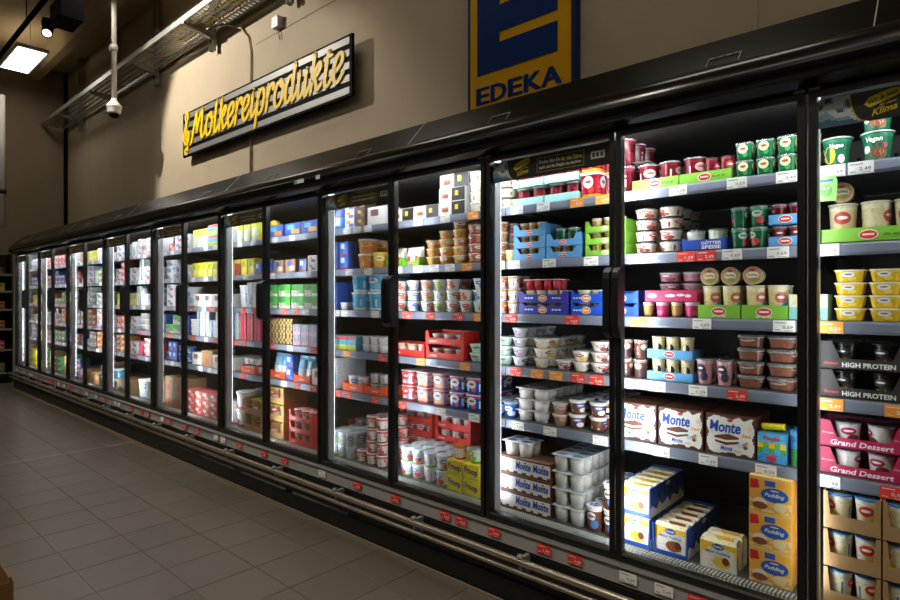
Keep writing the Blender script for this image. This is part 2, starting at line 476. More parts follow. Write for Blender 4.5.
for x in (-10.6, -9.1, -7.6, -6.1, -4.6, -3.1, -1.6):
    b = MB(); y = 2.955
    b.box(x - 0.035, x + 0.035, y, y + 0.004, TZ - 0.21, CEIL, '#9a9c94'); b.box(x - 0.035, x - 0.031, y - 0.04, y, TZ - 0.21, CEIL, '#9a9c94'); b.box(x + 0.031, x + 0.035, y - 0.04, y, TZ - 0.21, CEIL, '#9a9c94')
    b.build('hanger_channel', M_GALV, ct)
    b = MB(); b.prism([(TY0, TZ - 0.02), (TY0, TZ - 0.003), (2.95, TZ - 0.003), (2.95, TZ - 0.09)], x - 0.025, x + 0.025, '#9a9c94'); b.build('bracket_arm', M_GALV, ct)
pts = [(-5.95, 2.9, TZ + 0.01), (-5.75, 2.93, TZ - 0.03), (-5.55, 2.97, TZ - 0.12), (-5.42, 2.985, TZ - 0.25), (-5.385, 2.985, TZ - 0.4), (-5.385, 2.985, 2.1)]
tag(MB().tube(pts, 0.011, 8, '#b9a98e').build('wall_conduit', M_WALL), 'thin beige conduit dropping down the wall behind the sign', 'conduit')
jb = link('junction_box', None, None, (-4.87, 2.97, 3.9)); tag(jb, 'small grey junction box on the wall above the lettered sign', 'junction box')
MB().box(-0.05, 0.05, -0.03, 0.03, -0.05, 0.05, '#a8a296').build('box_body', M_WHITEPL, jb)
MB().tube([(0, 0.01, -0.05), (0.005, 0.01, -0.09), (0.02, 0.015, -0.16)], 0.006, 6, '#a8a296').build('cable_stub', M_GREYPL, jb)

wp = link('white_downpipe', None, None, (-11.0, 1.99, 0)); tag(wp, 'white vertical pipe at the far left edge beyond the shelving', 'pipe')
MB().tube([(0, 0, 2.4), (0, 0, 4.4)], 0.05, 12, '#d8d6cf').build('pipe', M_WHITEPL, wp)
MB().tube([(0, 0, 2.9), (0, 0, 2.96)], 0.07, 12, '#555555').build('pipe_collar', M_BACK, wp)

# ------------------------------------------------------------------ script lettering for the wall sign
def catmull(pts, n=6):
    if len(pts) < 3: 
        (a, b), (c, d) = pts
        return [(a + (c - a) * t / n, b + (d - b) * t / n) for t in range(n + 1)]
    out = []
    P = [pts[0]] + list(pts) + [pts[-1]]
    for i in range(1, len(P) - 2):
        p0, p1, p2, p3 = P[i - 1], P[i], P[i + 1], P[i + 2]
        for t in range(n):
            t /= n
            out.append(tuple(0.5 * (2 * p1[k] + (p2[k] - p0[k]) * t + (2 * p0[k] - 5 * p1[k] + 4 * p2[k] - p3[k]) * t * t + (3 * p1[k] - p0[k] - 3 * p2[k] + p3[k]) * t ** 3) for k in (0, 1)))
    out.append(pts[-1])
    return out

def stroke(mb, pts, w, y0, y1, c, thin=0.62):
    """a brush stroke: thick on down strokes, thinner on cross strokes, extruded from y0 (front) to y1"""
    L, Rr = [], []
    m = len(pts)
    for i, (x, z) in enumerate(pts):
        a = pts[max(i - 1, 0)]; b = pts[min(i + 1, m - 1)]
        dx, dz = b[0] - a[0], b[1] - a[1]; l = math.hypot(dx, dz) or 1
        k = w * (thin + (1 - thin) * abs(dz) / l) / 2
        if i in (0, m - 1): k *= 0.75
        L.append((x - dz / l * k, z + dx / l * k)); Rr.append((x + dz / l * k, z - dx / l * k))
    for i in range(m - 1):
        yq = y0 - 0.00004 * i
        for q in ((L[i], Rr[i], Rr[i + 1], L[i + 1]),):
            mb.poly([(p[0], yq, p[1]) for p in q], c)
        mb.poly([(L[i][0], y0, L[i][1]), (L[i + 1][0], y0, L[i + 1][1]), (L[i + 1][0], y1, L[i + 1][1]), (L[i][0], y1, L[i][1])], c)
        mb.poly([(Rr[i + 1][0], y0, Rr[i + 1][1]), (Rr[i][0], y0, Rr[i][1]), (Rr[i][0], y1, Rr[i][1]), (Rr[i + 1][0], y1, Rr[i + 1][1])], c)
    for (p, q) in ((L[0], Rr[0]), (L[-1], Rr[-1])):
        cx, cz = (p[0] + q[0]) / 2, (p[1] + q[1]) / 2; r = math.hypot(p[0] - q[0], p[1] - q[1]) / 2
        ring = [(cx + r * math.cos(2 * PI * k / 10), cz + r * math.sin(2 * PI * k / 10)) for k in range(10)]
        mb.poly([(a, y0, b) for a, b in ring], c)
        for k in range(10):
            a, b = ring[k], ring[(k + 1) % 10]
            mb.poly([(a[0], y0, a[1]), (b[0], y0, b[1]), (b[0], y1, b[1]), (a[0], y1, a[1])], c)

GL = {
 'M': (1.28, [[(-0.12, -0.12), (0.02, 0.05), (0.14, 0.6), (0.3, 1.72)], [(0.3, 1.72), (0.36, 1.1), (0.46, 0.35)], [(0.46, 0.35), (0.66, 1.0), (0.92, 1.78)], [(0.92, 1.78), (0.92, 0.9), (0.96, 0.15), (1.1, 0.0), (1.28, 0.22)]]),
 'o': (0.72, [[(0.42, 1.0), (0.16, 0.86), (0.05, 0.45), (0.14, 0.08), (0.34, 0.0), (0.54, 0.2), (0.6, 0.58), (0.5, 0.9), (0.4, 1.0), (0.46, 0.78), (0.72, 0.72)]]),
 'l': (0.46, [[(0.2, 1.9), (0.16, 1.2), (0.13, 0.4), (0.18, 0.05), (0.32, 0.02), (0.46, 0.25)]]),
 'k': (0.76, [[(0.2, 1.9), (0.16, 1.0), (0.12, 0.0)], [(0.14, 0.42), (0.34, 0.8), (0.52, 1.0), (0.6, 0.84), (0.44, 0.58), (0.2, 0.5)], [(0.3, 0.54), (0.42, 0.2), (0.54, 0.02), (0.76, 0.22)]]),
 'e': (0.62, [[(0.0, 0.35), (0.26, 0.46), (0.46, 0.66), (0.46, 0.92), (0.3, 1.0), (0.12, 0.78), (0.07, 0.4), (0.16, 0.08), (0.34, 0.0), (0.62, 0.3)]]),
 'r': (0.58, [[(0.12, 1.05), (0.12, 0.5), (0.1, 0.0)], [(0.11, 0.45), (0.22, 0.85), (0.38, 1.02), (0.5, 0.96), (0.5, 0.78)]]),
 'i': (0.44, [[(0.16, 1.0), (0.13, 0.45), (0.16, 0.06), (0.28, 0.02), (0.44, 0.25)], [(0.19, 1.36), (0.2, 1.42)]]),
 'p': (0.7, [[(0.14, 1.02), (0.1, 0.2), (0.06, -0.78)], [(0.12, 0.62), (0.26, 0.94), (0.44, 1.0), (0.58, 0.72), (0.52, 0.24), (0.34, 0.0), (0.12, 0.1)]]),
 'd': (0.78, [[(0.5, 0.82), (0.34, 1.0), (0.14, 0.82), (0.05, 0.42), (0.13, 0.06), (0.3, 0.02), (0.5, 0.34)], [(0.58, 1.9), (0.53, 1.0), (0.5, 0.25), (0.56, 0.02), (0.78, 0.25)]]),
 'u': (0.76, [[(0.12, 1.0), (0.08, 0.5), (0.12, 0.08), (0.28, 0.02), (0.46, 0.35)], [(0.54, 1.0), (0.5, 0.5), (0.52, 0.08), (0.6, 0.0), (0.76, 0.25)]]),
 't': (0.54, [[(0.24, 1.62), (0.18, 0.9), (0.15, 0.3), (0.2, 0.04), (0.34, 0.02), (0.54, 0.25)], [(0.0, 1.02), (0.2, 1.06), (0.46, 1.14)]]),
}
sg = link('wall_sign', None, None, (-5.214, 2.905, 3.171)); tag(sg, 'long black and silver striped sign with yellow script reading Molkereiprodukte', 'sign')
SW, SH = 1.544, 0.247
MB().box(-SW, SW, 0.0, 0.025, -SH, SH, '#0c0b0a').build('sign_board', M_SIGNBLACK, sg)
for k, zc in enumerate((0.2, 0.1, 0.0, -0.1, -0.2)):
    MB().box(-SW + 0.03, SW - 0.03, -0.003, 0.0, zc - 0.028, zc + 0.028, '#a9a9a4').build('silver_stripe', M_SILVER, sg)
for x in (-1.2, 1.2):
    MB().box(x - 0.03, x + 0.03, 0.025, 0.095, -0.1, 0.1, '#555555').build('standoff', M_SIGNBLACK, sg)
word = 'Molkereiprodukte'
total = sum(GL[c][0] for c in word)
UX = 2.74 / total; UZ = 0.225; base = -0.105; x = -1.3; SHR = 0.17
for c in GL:
    GL[c] = (GL[c][0], [[(p[0], 1 + (p[1] - 1) * 0.46 if p[1] > 1.06 else (p[1] * 0.62 if p[1] < -0.2 else p[1])) for p in s_] for s_ in GL[c][1]])
for c in word:
    wd, strokes = GL[c]
    b = MB()
    if c == 'i':
        d_ = MB(); p = strokes[1][0]; stroke(d_, [(x + q[0] * UX + q[1] * UZ * SHR, base + q[1] * UZ) for q in catmull(strokes[1])], 0.05, -0.014, -0.003, '#f7cf00'); d_.build('letter_dot', M_YELLOW, sg)
        strokes = strokes[:1]
    for k_, s in enumerate(strokes):
        pts = [((x + p[0] * UX + p[1] * UZ * SHR), base + p[1] * UZ) for p in catmull(s)]
        stroke(b, pts, 0.046, -0.012 - 0.0012 * k_, -0.003, '#f7cf00')
    b.build('letter', M_YELLOW, sg)
    x += wd * UX
b = MB()
clef = [(0.1, -0.95), (-0.12, -1.0), (-0.2, -0.82), (-0.05, -0.72), (0.12, -0.85), (0.12, -0.5), (0.02, 0.2), (-0.08, 0.72), (0.02, 1.05), (0.16, 0.98), (0.18, 0.72), (-0.02, 0.42), (-0.3, 0.12), (-0.36, -0.22), (-0.1, -0.5), (0.22, -0.42), (0.34, -0.15), (0.2, 0.08), (-0.02, 0.06), (-0.14, -0.12), (-0.06, -0.28)]
stroke(b, [(-1.42 + p[0] * 0.2, 0.0 + p[1] * 0.225) for p in catmull(clef)], 0.034, -0.014, -0.003, '#f7cf00', 0.7)
b.build('treble_clef', M_YELLOW, sg)

# logo sign
eg = link('logo_sign', None, None, (-2.085, 2.93, 2.50)); tag(eg, 'yellow and blue logo sign with big blue letter E above the cabinets', 'sign')
EW = 0.399; EHT = 1.0
MB().box(-EW, EW, 0.0, 0.06, 0, EHT, '#10285c').build('sign_box', plain('logo_edge_blue', '#0c2858', 0.5, spec=0.2), eg)
MB().box(-EW + 0.025, EW - 0.025, -0.004, 0.0, 0.025 - 0.02, EHT - 0.025, '#f2b705').build('yellow_panel', plain('logo_yellow', '#dba400', 0.6, spec=0.15), eg)
M_EBLUE = plain('logo_blue', '#062f6b', 0.6, spec=0.1)
eb = MB()
bx0, bx1, bz0, bz1 = -0.313, 0.287, 0.248, 0.895
zc = [bz0, 0.4236, 0.4866, 0.657, 0.72, bz1]
eb.box(bx0, -0.134, -0.008, -0.004, bz0, bz1, '#00408f')
for a, b_ in ((zc[0], zc[1]), (zc[2], zc[3]), (zc[4], zc[5])):
    eb.box(-0.134, bx1, -0.008, -0.004, a, b_, '#00408f')
eb.build('blue_letter_e', M_EBLUE, eg)
tx = -0.32
for c_, wd in zip('EDEKA', (0.104, 0.122, 0.104, 0.13, 0.142)):
    b = MB(); b.text(c_, tx + wd / 2, 0.111, wd, 0.112, -0.0065, '#123a80')
    b.text(c_, tx + wd / 2 + 0.004, 0.111, wd, 0.112, -0.0062, '#123a80'); b.text(c_, tx + wd / 2 - 0.004, 0.111, wd, 0.112, -0.0060, '#123a80')
    b.build('letter', M_EBLUE, eg)
    tx += wd + (0.014 if c_ != 'K' else -0.008)

# ------------------------------------------------------------------ the run of glass-door refrigerated cabinets
X0 = -0.378; W = 1.25; D = 2.055
NC = 9
RAIL_TOP = [1.7336, 1.483, 1.235, 0.989, 0.742]
DECK = 0.345
SHELF_Y = 2.195
ORD = ['first', 'second', 'third', 'fourth', 'fifth', 'sixth', 'seventh', 'eighth', 'ninth', 'tenth', 'eleventh', 'twelfth', 'thirteenth', 'fourteenth', 'fifteenth', 'sixteenth', 'seventeenth', 'eighteenth', 'nineteenth', 'twentieth']
def ordw(n):
    return ORD[n] if n < len(ORD) else 'number %d' % (n + 1)

def sheet(prof, x0=0.0, x1=W, c='#111111', smooth=False): return MB().prism(prof, x0, x1, c, smooth)

canopy_prof = [(2.05, 1.94), (2.02, 1.945), (1.985, 1.957), (1.968, 1.968), (1.960, 1.982), (1.957, 2.0), (1.960, 2.02), (1.968, 2.042), (1.982, 2.06), (1.992, 2.068),
               (1.996, 2.068), (2.118, 2.203), (2.13, 2.208), (2.98, 2.208), (2.98, 1.97), (2.073, 1.97), (2.073, 1.9385), (2.05, 1.9385)]
PARTS = {}
def part(key, mb, mat): PARTS[key] = mb.mesh(key, mat)
cm = MB()
n = len(canopy_prof)
cm.prism(canopy_prof, 0.0, W, '#0d0c0b')
for i in range(n):   # only the rounded nose is smooth
    cm.S[i] = 2 <= i <= 8
part('canopy', cm, M_CANOPY)
part('canopy_seam', MB().prism([(1.9945, 2.069), (2.1185, 2.2055), (2.1195, 2.2045), (1.9955, 2.068)], -0.0015, 0.0015, '#3a3833'), M_ALU)
lb = MB()
for a, b_ in (((0, 0.0), (0, 0.035)), ((0.1, 0.0), (0.1, 0.035))):
    t0, t1 = 0.02, 0.3
    lb.prism([(1.994 + 0.122 * t0, 2.0695 + 0.135 * t0), (1.994 + 0.122 * t1, 2.0695 + 0.135 * t1), (1.992 + 0.122 * t1, 2.0705 + 0.135 * t1), (1.992 + 0.122 * t0, 2.0705 + 0.135 * t0)], a[0] - 0.001, a[0] + 0.001, '#8a867c')
for i in range(4):
    t0, t1 = 0.28, 0.3
    lb.prism([(1.994 + 0.122 * t0, 2.0695 + 0.135 * t0), (1.994 + 0.122 * t1, 2.0695 + 0.135 * t1), (1.992 + 0.122 * t1, 2.0705 + 0.135 * t1), (1.992 + 0.122 * t0, 2.0705 + 0.135 * t0)], i * 0.026, i * 0.026 + 0.02, '#8a867c')
part('punched_tab', lb, M_GREYPL)
part('base_panel', sheet([(2.032, 0.0), (2.018, 0.012), (2.018, 0.10), (2.03, 0.108), (2.03, 0.235), (2.045, 0.245), (2.12, 0.335), (2.98, 0.335), (2.98, 0.0)]), M_BLACK)
part('price_strip', sheet([(2.026, 0.247), (2.036, 0.247), (2.042, 0.318), (2.02, 0.318), (2.02, 0.312), (2.034, 0.309)]), M_STRIP)
part('base_price_ledge', sheet([(2.022, 0.318), (2.075, 0.318), (2.075, 0.322), (2.022, 0.322)]), M_ALU)
def rail(z, y, r):
    return MB().tube([(0, y, z), (W, y, z)], r, 14, '#b5ad9c', cap=False)
part('upper_bumper_rail', rail(0.226, 1.965, 0.0145), M_RAILMETAL)
part('lower_bumper_rail', rail(0.175, 1.975, 0.0105), M_RAILMETAL)
bb = MB(); bb.box(-0.009, 0.009, 1.972, 2.028, 0.166, 0.24, '#9fa19c')
bb.lathe([(0.013, 0.0), (0.014, 0.01), (0.011, 0.017), (0.004, 0.02)], 14, '#c4c6c2', cx=0, cy=1.968, base=0.236)
part('rail_bracket', bb, M_GREYPL)
part('deck', sheet([(2.09, DECK - 0.01), (2.09, DECK), (2.9, DECK), (2.9, DECK - 0.01)]), M_SHELF)
gb = MB()
gb.prism([(2.078, 0.322), (2.078, 0.350), (2.086, 0.352), (2.10, 0.346), (2.10, 0.322)], 0.0, W, '#b9bab6')
i = 0
while i * 0.0125 < W - 0.008:
    x = 0.003 + i * 0.0125
    gb.prism([(2.10, 0.3445), (2.102, 0.353), (2.15, 0.349), (2.152, 0.3445)], x, x + 0.006, '#c8c9c5'); i += 1
part('deck_grille', gb, plain('grille_white', '#bcbdb8', 0.4))
part('back_panel', MB().box(0, W, 2.9, 2.93, 0.3, 1.97, '#1d1a18'), M_BACK)
pb = MB()
for rz in range(3):
    for i in range(50):
        pb.box(0.02 + i * 0.0245, 0.034 + i * 0.0245, 2.895, 2.9, 1.80 + rz * 0.035, 1.815 + rz * 0.035, '#0a0908')
part('air_slots', pb, M_SIGNBLACK)
part('inner_ceiling', MB().box(0, W, 2.074, 2.9, 1.955, 1.969, '#3a3834'), M_BACK)
part('canopy_led_tube', MB().box(0.04, W - 0.04, 2.11, 2.125, 1.944, 1.954, '#ffffff'), M_TLED)
pp = MB()
for z0, z1 in ((0.345, 1.955),):
    pl = [(-0.02, 2.085), (0.02, 2.085), (0.02, 2.129), (0.004, 2.135), (-0.004, 2.135), (-0.02, 2.129)]
    for (xa, ya), (xb, yb) in zip(pl, pl[1:] + pl[:1]): pp.poly([(xa, ya, z0), (xb, yb, z0), (xb, yb, z1), (xa, ya, z1)], '#8f9396')
part('led_post', pp, M_POST)
led = MB()
for sg_ in (1, -1):
    q = [(sg_ * 0.0192, 2.1293, 0.39), (sg_ * 0.005, 2.1346, 0.39), (sg_ * 0.005, 2.1346, 1.93), (sg_ * 0.0192, 2.1293, 1.93)]
    q = [(x + sg_ * 0.0003, y + 0.001, z) for x, y, z in q]
    led.poly(q if sg_ > 0 else q[::-1], '#ffffff')
part('led_tube', led, M_LED)
part('stile_fill_strip', MB().poly([(0.004, D + 0.0146, 0.39), (0.004, D + 0.0146, 1.90), (0.017, D + 0.0146, 1.90), (0.017, D + 0.0146, 0.39)], '#ffffff'), M_STILE_FILL)  # added fill strip, spreads light evenly over the stock
part('shelf', sheet([(2.2055, -0.012), (2.2055, 0.002), (2.86, 0.002), (2.86, -0.012)]), M_SHELF)
part('price_rail', sheet([(SHELF_Y - 0.002, -0.038), (SHELF_Y - 0.005, -0.030), (SHELF_Y - 0.002, -0.006), (SHELF_Y, 0.0), (SHELF_Y + 0.01, 0.0), (SHELF_Y + 0.01, -0.038)], 0.002, W - 0.002), M_PRAIL)
part('shelf_bracket', MB().prism([(2.3, -0.012), (2.86, -0.012), (2.86, -0.08), (2.8, -0.08)], 0.0, 0.004, '#333333'), M_BLACK)

# door of a pair; hinge at x = 0 side for the left leaf, mirrored for the right leaf
DWID = 0.617; DZ0, DZ1 = 0.325, 1.937
def stile(x0, x1): return MB().prism([(D - 0.016, DZ0), (D - 0.016, DZ1), (D + 0.014, DZ1), (D + 0.014, DZ0)], x0, x1, '#121210')
part('hinge_stile', stile(0.0, 0.021), M_BLACK)
part('door_bottom_rail', sheet([(D - 0.016, DZ0), (D - 0.016, DZ0 + 0.024), (D - 0.011, DZ0 + 0.032), (D + 0.014, DZ0 + 0.034), (D + 0.014, DZ0)], 0.021, DWID - 0.021), M_BLACK)
part('door_top_rail', sheet([(D - 0.014, DZ1 - 0.016), (D - 0.014, DZ1), (D + 0.014, DZ1), (D + 0.014, DZ1 - 0.016)], 0.021, DWID - 0.021), M_BLACK)
part('glazing_bead', sheet([(D - 0.013, DZ1 - 0.0205), (D - 0.013, DZ1 - 0.017), (D - 0.006, DZ1 - 0.017), (D - 0.006, DZ1 - 0.0205)], 0.021, DWID - 0.021), M_SHELF)
part('glass_pane', MB().box(0.02, DWID - 0.02, D - 0.004, D + 0.004, DZ0 + 0.03, DZ1 - 0.015, '#ffffff'), M_GLASS)
zc, hl = 1.293, 0.135
hp = [(D - 0.014, zc - hl), (D - 0.036, zc - hl + 0.006), (D - 0.054, zc - hl + 0.022), (D - 0.058, zc - hl + 0.045), (D - 0.058, zc + hl - 0.045), (D - 0.054, zc + hl - 0.022), (D - 0.036, zc + hl - 0.006), (D - 0.014, zc + hl),
      (D - 0.014, zc + hl - 0.02), (D - 0.03, zc + hl - 0.026), (D - 0.038, zc + hl - 0.045), (D - 0.038, zc - hl + 0.045), (D - 0.03, zc - hl + 0.026), (D - 0.014, zc - hl + 0.02)]
hb = MB()
hb.prism([p for p in hp[:8]], 0.0, 0.027, '#100f0e')
part('door_handle', hb, M_BLACK)
part('hinge_cap', MB().box(0.0, 0.03, D - 0.022, D + 0.01, DZ1, DZ1 + 0.008, '#8f9396'), M_ALU)

# climate banner printed on a card behind the top of each left-hand pane
bn = MB()
BW, BH = 0.572, 0.088
def berg(u, v):
    if u > 0.155 + 0.075 * (1 - math.sqrt(max(0, 1 - (1 - v) ** 2))) - 0.02: return '#1c1b19'
    ridge = 0.42 + 0.16 * math.sin(u * 26 + 0.6) + 0.08 * math.sin(u * 61)
    if v < ridge - 0.12: return '#4d7396' if v < 0.2 + 0.06 * math.sin(u * 40) else '#8fb0c8'
    if v < ridge + 0.06: return '#dfe7ee'
    s_ = math.sin(u * 48 - v * 7) + 0.6 * math.sin(u * 97 + v * 11)
    return '#55606e' if s_ > 0.75 else ('#aab8c6' if s_ > 0.2 else '#e6ebf0')
bn.grid((0, 0, 0), (BW, 0, 0), (0, 0, BH), 110, 18, berg)
bn.poly([(0, 0.002, 0), (0, 0.002, BH), (BW, 0.002, BH), (BW, 0.002, 0)], '#1c1b19')
YL = '#f2cf00'
prev = None
for i in range(13):
    v = i / 12; u = 0.135 + 0.075 * (1 - math.sqrt(max(0, 1 - (1 - v) ** 2)))
    p = (u * BW, v * BH)
    if prev: bn.poly([(prev[0], -0.0008, prev[1]), (prev[0] + 0.003, -0.0008, prev[1]), (p[0] + 0.003, -0.0008, p[1]), (p[0], -0.0008, p[1])], YL)
    prev = p
ob = [(0.112, 0.050), (0.126, 0.068), (0.172, 0.082), (0.197, 0.083), (0.199, 0.066), (0.186, 0.059), (0.126, 0.038)]
bn.poly([(x, -0.0008, z) for x, z in ob], YL)
bn.text('Wir & Jetzt', 0.157, 0.0612, 0.07, 0.017, -0.0014, '#1c1b19', 0.1, 0.3)
bn.text('Klima', 0.163, 0.027, 0.058, 0.021, -0.0012, YL, 0.25, 0.2)
bn.text('für unser', 0.17, 0.044, 0.04, 0.005, -0.0012, YL, 0.1, 0.2)
fx0, fx1, fz0, fz1 = 0.235, 0.455, 0.014, 0.074
for a in ((fx0, fx0 + 0.0015, fz0, fz1), (fx1 - 0.0015, fx1, fz0, fz1), (fx0, fx1, fz0, fz0 + 0.0015), (fx0, fx1, fz1 - 0.0015, fz1)):
    bn.poly([(a[0], -0.0008, a[2]), (a[1], -0.0008, a[2]), (a[1], -0.0008, a[3]), (a[0], -0.0008, a[3])], YL)
bn.text('Danke, dass Sie', 0.296, 0.055, 0.100, 0.017, -0.0012, '#e9e7e0')
bn.text('für das Klima', 0.399, 0.055, 0.096, 0.017, -0.0012, YL)
bn.text('auch mal die Klappe zu machen.', 0.345, 0.031, 0.198, 0.017, -0.0012, '#e9e7e0')
bn.poly([(0.485, -0.0008, 0.03), (0.545, -0.0008, 0.03), (0.545, -0.0008, 0.06), (0.485, -0.0008, 0.06)], '#d9d6c6')
for i, x in enumerate((0.497, 0.514, 0.532)):
    bn.poly([(x - 0.006, -0.0012, 0.037), (x + 0.006, -0.0012, 0.037), (x + 0.006, -0.0012, 0.053), (x - 0.006, -0.0012, 0.053)], '#4c4a42')
part('climate_banner', bn, M_PRINT)

# price tags
TAGC = {'w': ('#efede8', '#2c2c2c'), 'r': ('#dd3a2f', '#fff4ee'), 'o': ('#f29a33', '#fff4ee')}
PRICES = ['1,29', '0,99', '1,79', '0,59', '2,49', '0,69']
TAGS = {}
for cc, (bg, fg) in TAGC.items():
    for i, p in enumerate(PRICES):
        t = MB(); t.box(-0.033, 0.033, -0.0012, 0.0, -0.019, 0.019, bg)
        t.text(p, 0.011, -0.005, 0.03, 0.012, -0.0016, fg)
        t.poly([(-0.028, -0.0015, 0.009), (0.005, -0.0015, 0.009), (0.005, -0.0015, 0.0125), (-0.028, -0.0015, 0.0125)], '#9a9790' if cc == 'w' else '#f6c5b8')
        t.poly([(-0.028, -0.0015, -0.014), (-0.012, -0.0015, -0.014), (-0.012, -0.0015, -0.0115), (-0.028, -0.0015, -0.0115)], '#6f6d68' if cc == 'w' else '#f6c5b8')
        t.poly([(0.002, -0.0015, -0.0165), (0.026, -0.0015, -0.0165), (0.026, -0.0015, -0.0145), (0.002, -0.0015, -0.0145)], '#8a8882' if cc == 'w' else '#f6c5b8')
        TAGS[cc, i] = t.mesh('price_tag', M_TAG)

